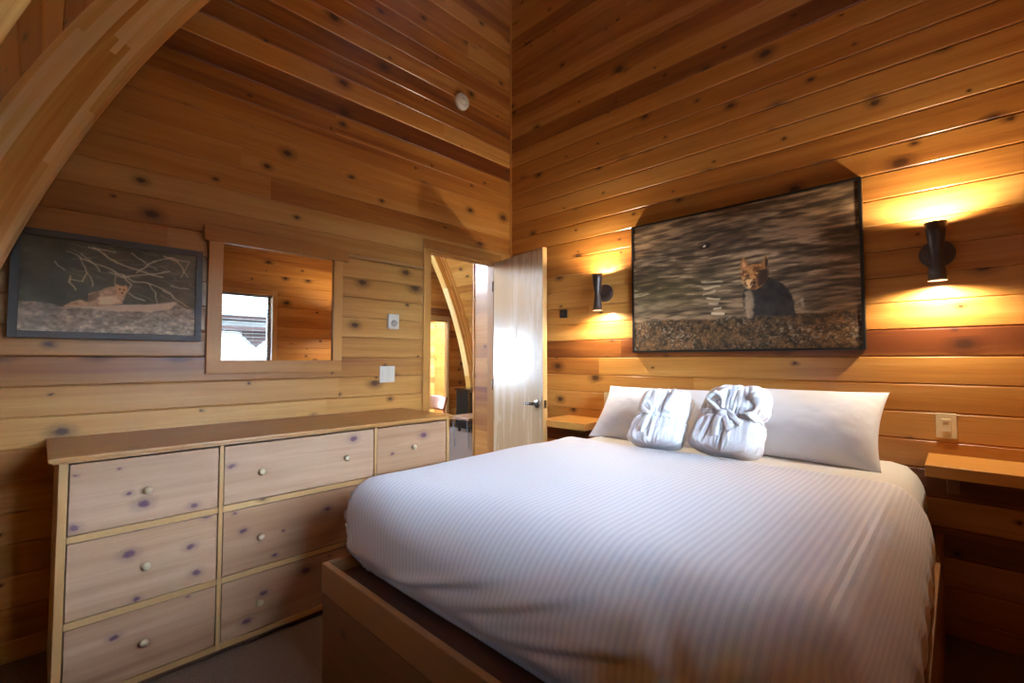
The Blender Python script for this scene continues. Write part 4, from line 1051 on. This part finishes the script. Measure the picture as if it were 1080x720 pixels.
r = empty('coffee_table', (1.78, 2.30, 0), 'low wooden table with thin dark legs in the next room before the stove', 'table')
mb = MB(); mb.box(-0.50, 0.50, -0.22, 0.28, 0.415, 0.45); mb.build('table_top', M['bedwood'], r, bevel=0.004)
for xx in (-0.42, 0.42):
    for yy in (-0.12, 0.20):
        mb = MB(); mb.tube([(xx - 0.03, yy, 0.415), (xx, yy, 0.0), (xx + 0.03, yy, 0.415)], 0.006, 8); mb.build('leg', M['black'], r)
r = empty('wooden_chair', (0.62, 2.25, 0), 'brown wooden chair in the next room, its top rail showing above the dresser', 'chair')
mb = MB(); mb.box(-0.21, 0.21, -0.21, 0.21, 0.42, 0.45); mb.build('seat', M['chairwood'], r, bevel=0.008)
mb = MB()
P = np.array([[(0.20 + 0.05 * (i / 6) , -0.21 + 0.42 * j / 12, 0.60 + 0.17 * (i / 6) + 0.02 * math.sin(PI * j / 12) * (i / 6)) for j in range(13)] for i in range(7)])
P[..., 0] += 0.03 * np.sin(np.linspace(0, PI, 13))[None, :]
mb.grid(P); mb.build('backrest', M['chairwood'], r, solid=0.025)
for xx, yy, t in ((-0.18, -0.18, 0.42), (-0.18, 0.18, 0.42), (0.19, -0.18, 0.64), (0.19, 0.18, 0.64)):
    mb = MB(); mb.tube([(xx * 1.05, yy * 1.05, 0), (xx, yy, 0.42), (xx * (1.0 if t < 0.5 else 1.1), yy, t)], 0.016, 10); mb.build('leg', M['chairwood'], r)
for k, (xx, lb) in enumerate(((2.775, 'left of the two small round black switches on the far wall'), (2.893, 'right of the two small round black switches on the far wall'))):
    r = empty('round_switch', (xx, Y_END, 1.402), lb, 'switch', 'round black switches in the next room')
    mb = MB(); mb.lathe([(0.0, -0.010), (0.026, -0.010), (0.03, -0.004), (0.03, -0.001)], axis=1, n=24); mb.build('plate', M['black'], r)
    mb = MB(); mb.lathe([(0.0, -0.022), (0.007, -0.021), (0.009, -0.010)], axis=1, n=12); mb.build('toggle', M['bronze'], r)
mb = MB(); mb.tube([(2.42, 5.35, 0.02), (2.15, 5.5, 1.75)], 0.018, 10)
tag(mb.build('leaning_pole', M['pine_frame']), 'pale wooden pole leaning on the sunlit wall beyond the far doorway', 'pole')

# ------------------------------------------------------------------ outdoors, seen reflected through the bedroom window
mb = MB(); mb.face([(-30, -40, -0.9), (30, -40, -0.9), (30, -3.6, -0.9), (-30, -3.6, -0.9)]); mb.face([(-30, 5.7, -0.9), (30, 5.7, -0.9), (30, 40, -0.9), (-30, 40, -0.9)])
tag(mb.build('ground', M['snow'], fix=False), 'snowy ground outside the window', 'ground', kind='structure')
r = empty('neighbour_cabin', (0.5, -12, -0.9), 'pale cabin with brown fascia outside, reflected in the mirror', 'building')
mb = MB(); mb.box(-4, 4, -4, 0, 0, 3.3); mb.build('wall', M['siding'], r)
mb = MB(); mb.box(-4.4, 4.4, -0.1, 0.5, 3.3, 3.55); mb.box(-4.4, 4.4, 0.0, 0.45, 3.0, 3.12); mb.build('fascia', M['fascia'], r)
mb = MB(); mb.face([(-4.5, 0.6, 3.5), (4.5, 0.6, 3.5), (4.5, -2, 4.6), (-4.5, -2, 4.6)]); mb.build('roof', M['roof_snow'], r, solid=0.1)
mb = MB(); mb.face([(0.5, 0.12, 3.0), (1.4, 0.12, 3.0), (0.95, 0.12, 2.55)]); mb.build('gable_bracket', M['fascia'], r, solid=0.08)
mb = MB(); mb.box(-1.2, -0.4, 0.0, 0.06, 0.9, 2.2); mb.build('window', M['bronze'], r)
r = empty('garden_shrub', (-1.6, -8.0, -0.9), 'yellow green shrub outside, reflected at the left of the mirrored window', 'shrub')
mb = MB(); R = random.Random(2)
for k in range(900):
    a, b2 = R.uniform(0, 2 * PI), R.uniform(-1, 1); rr = R.uniform(0.4, 1.0)
    c = Vector((0.9 * rr * math.cos(a) * math.sqrt(1 - b2*b2), 0.8 * rr * math.sin(a) * math.sqrt(1 - b2*b2), 1.35 + 1.0 * rr * b2))
    n1 = Vector((R.gauss(0, 1), R.gauss(0, 1), R.gauss(0, 1))).normalized(); n2 = n1.cross(Vector((0.3, 0.2, 1))).normalized()
    mb.face([c - n1 * 0.08, c + n2 * 0.035, c + n1 * 0.08, c - n2 * 0.035])
mb.build('foliage', M['leafy'], r, fix=False)
mb = MB(); mb.tube([(0, 0, 0), (0.03, 0, 0.7), (0, 0.02, 1.6)], [0.05, 0.04, 0.02], 10); mb.build('stem', M['bedwood'], r)

# ------------------------------------------------------------------ sky
wd = bpy.data.worlds.new('sky'); SC.world = wd; wd.use_nodes = True
nt = wd.node_tree; nt.nodes.clear()
bg = nt.nodes.new('ShaderNodeBackground'); ow = nt.nodes.new('ShaderNodeOutputWorld')
bg.inputs[0].default_value = (0.60, 0.79, 1.0, 1); bg.inputs[1].default_value = 92.0
nt.links.new(bg.outputs[0], ow.inputs[0])

# ------------------------------------------------------------------ camera
f, pitch, yaw = 484.0, math.atan(19 / 484), math.radians(44.16)
fw = Vector((math.cos(yaw), math.sin(yaw), 0)); rt = Vector((math.sin(yaw), -math.cos(yaw), 0)); up = Vector((0, 0, 1))
Fv = fw * math.cos(pitch) + up * math.sin(pitch); Uv = -fw * math.sin(pitch) + up * math.cos(pitch)
cam = bpy.data.cameras.new('camera'); cam.sensor_width = 36; cam.lens = f / 1080 * 36; cam.clip_start = 0.02
co = bpy.data.objects.new('camera', cam); COL.objects.link(co)
mw = Matrix.Identity(4)
for i in range(3): mw[i][0] = rt[i]; mw[i][1] = Uv[i]; mw[i][2] = -Fv[i]
mw[0][3], mw[1][3], mw[2][3] = -3.0, -2.93, 1.29
co.matrix_world = mw
SC.camera = co
SC.view_settings.view_transform = 'Standard'; SC.view_settings.look = 'None'
SC.view_settings.gamma = 1.0; SC.view_settings.use_curve_mapping = False; SC.view_settings.exposure = 0.2
SC.cycles.use_denoising = True
SC.cycles.max_bounces = 14; SC.cycles.diffuse_bounces = 12; SC.cycles.glossy_bounces = 4; SC.cycles.transparent_max_bounces = 12
SC.cycles.sample_clamp_indirect = 12.0; SC.cycles.caustics_reflective = False; SC.cycles.caustics_refractive = False
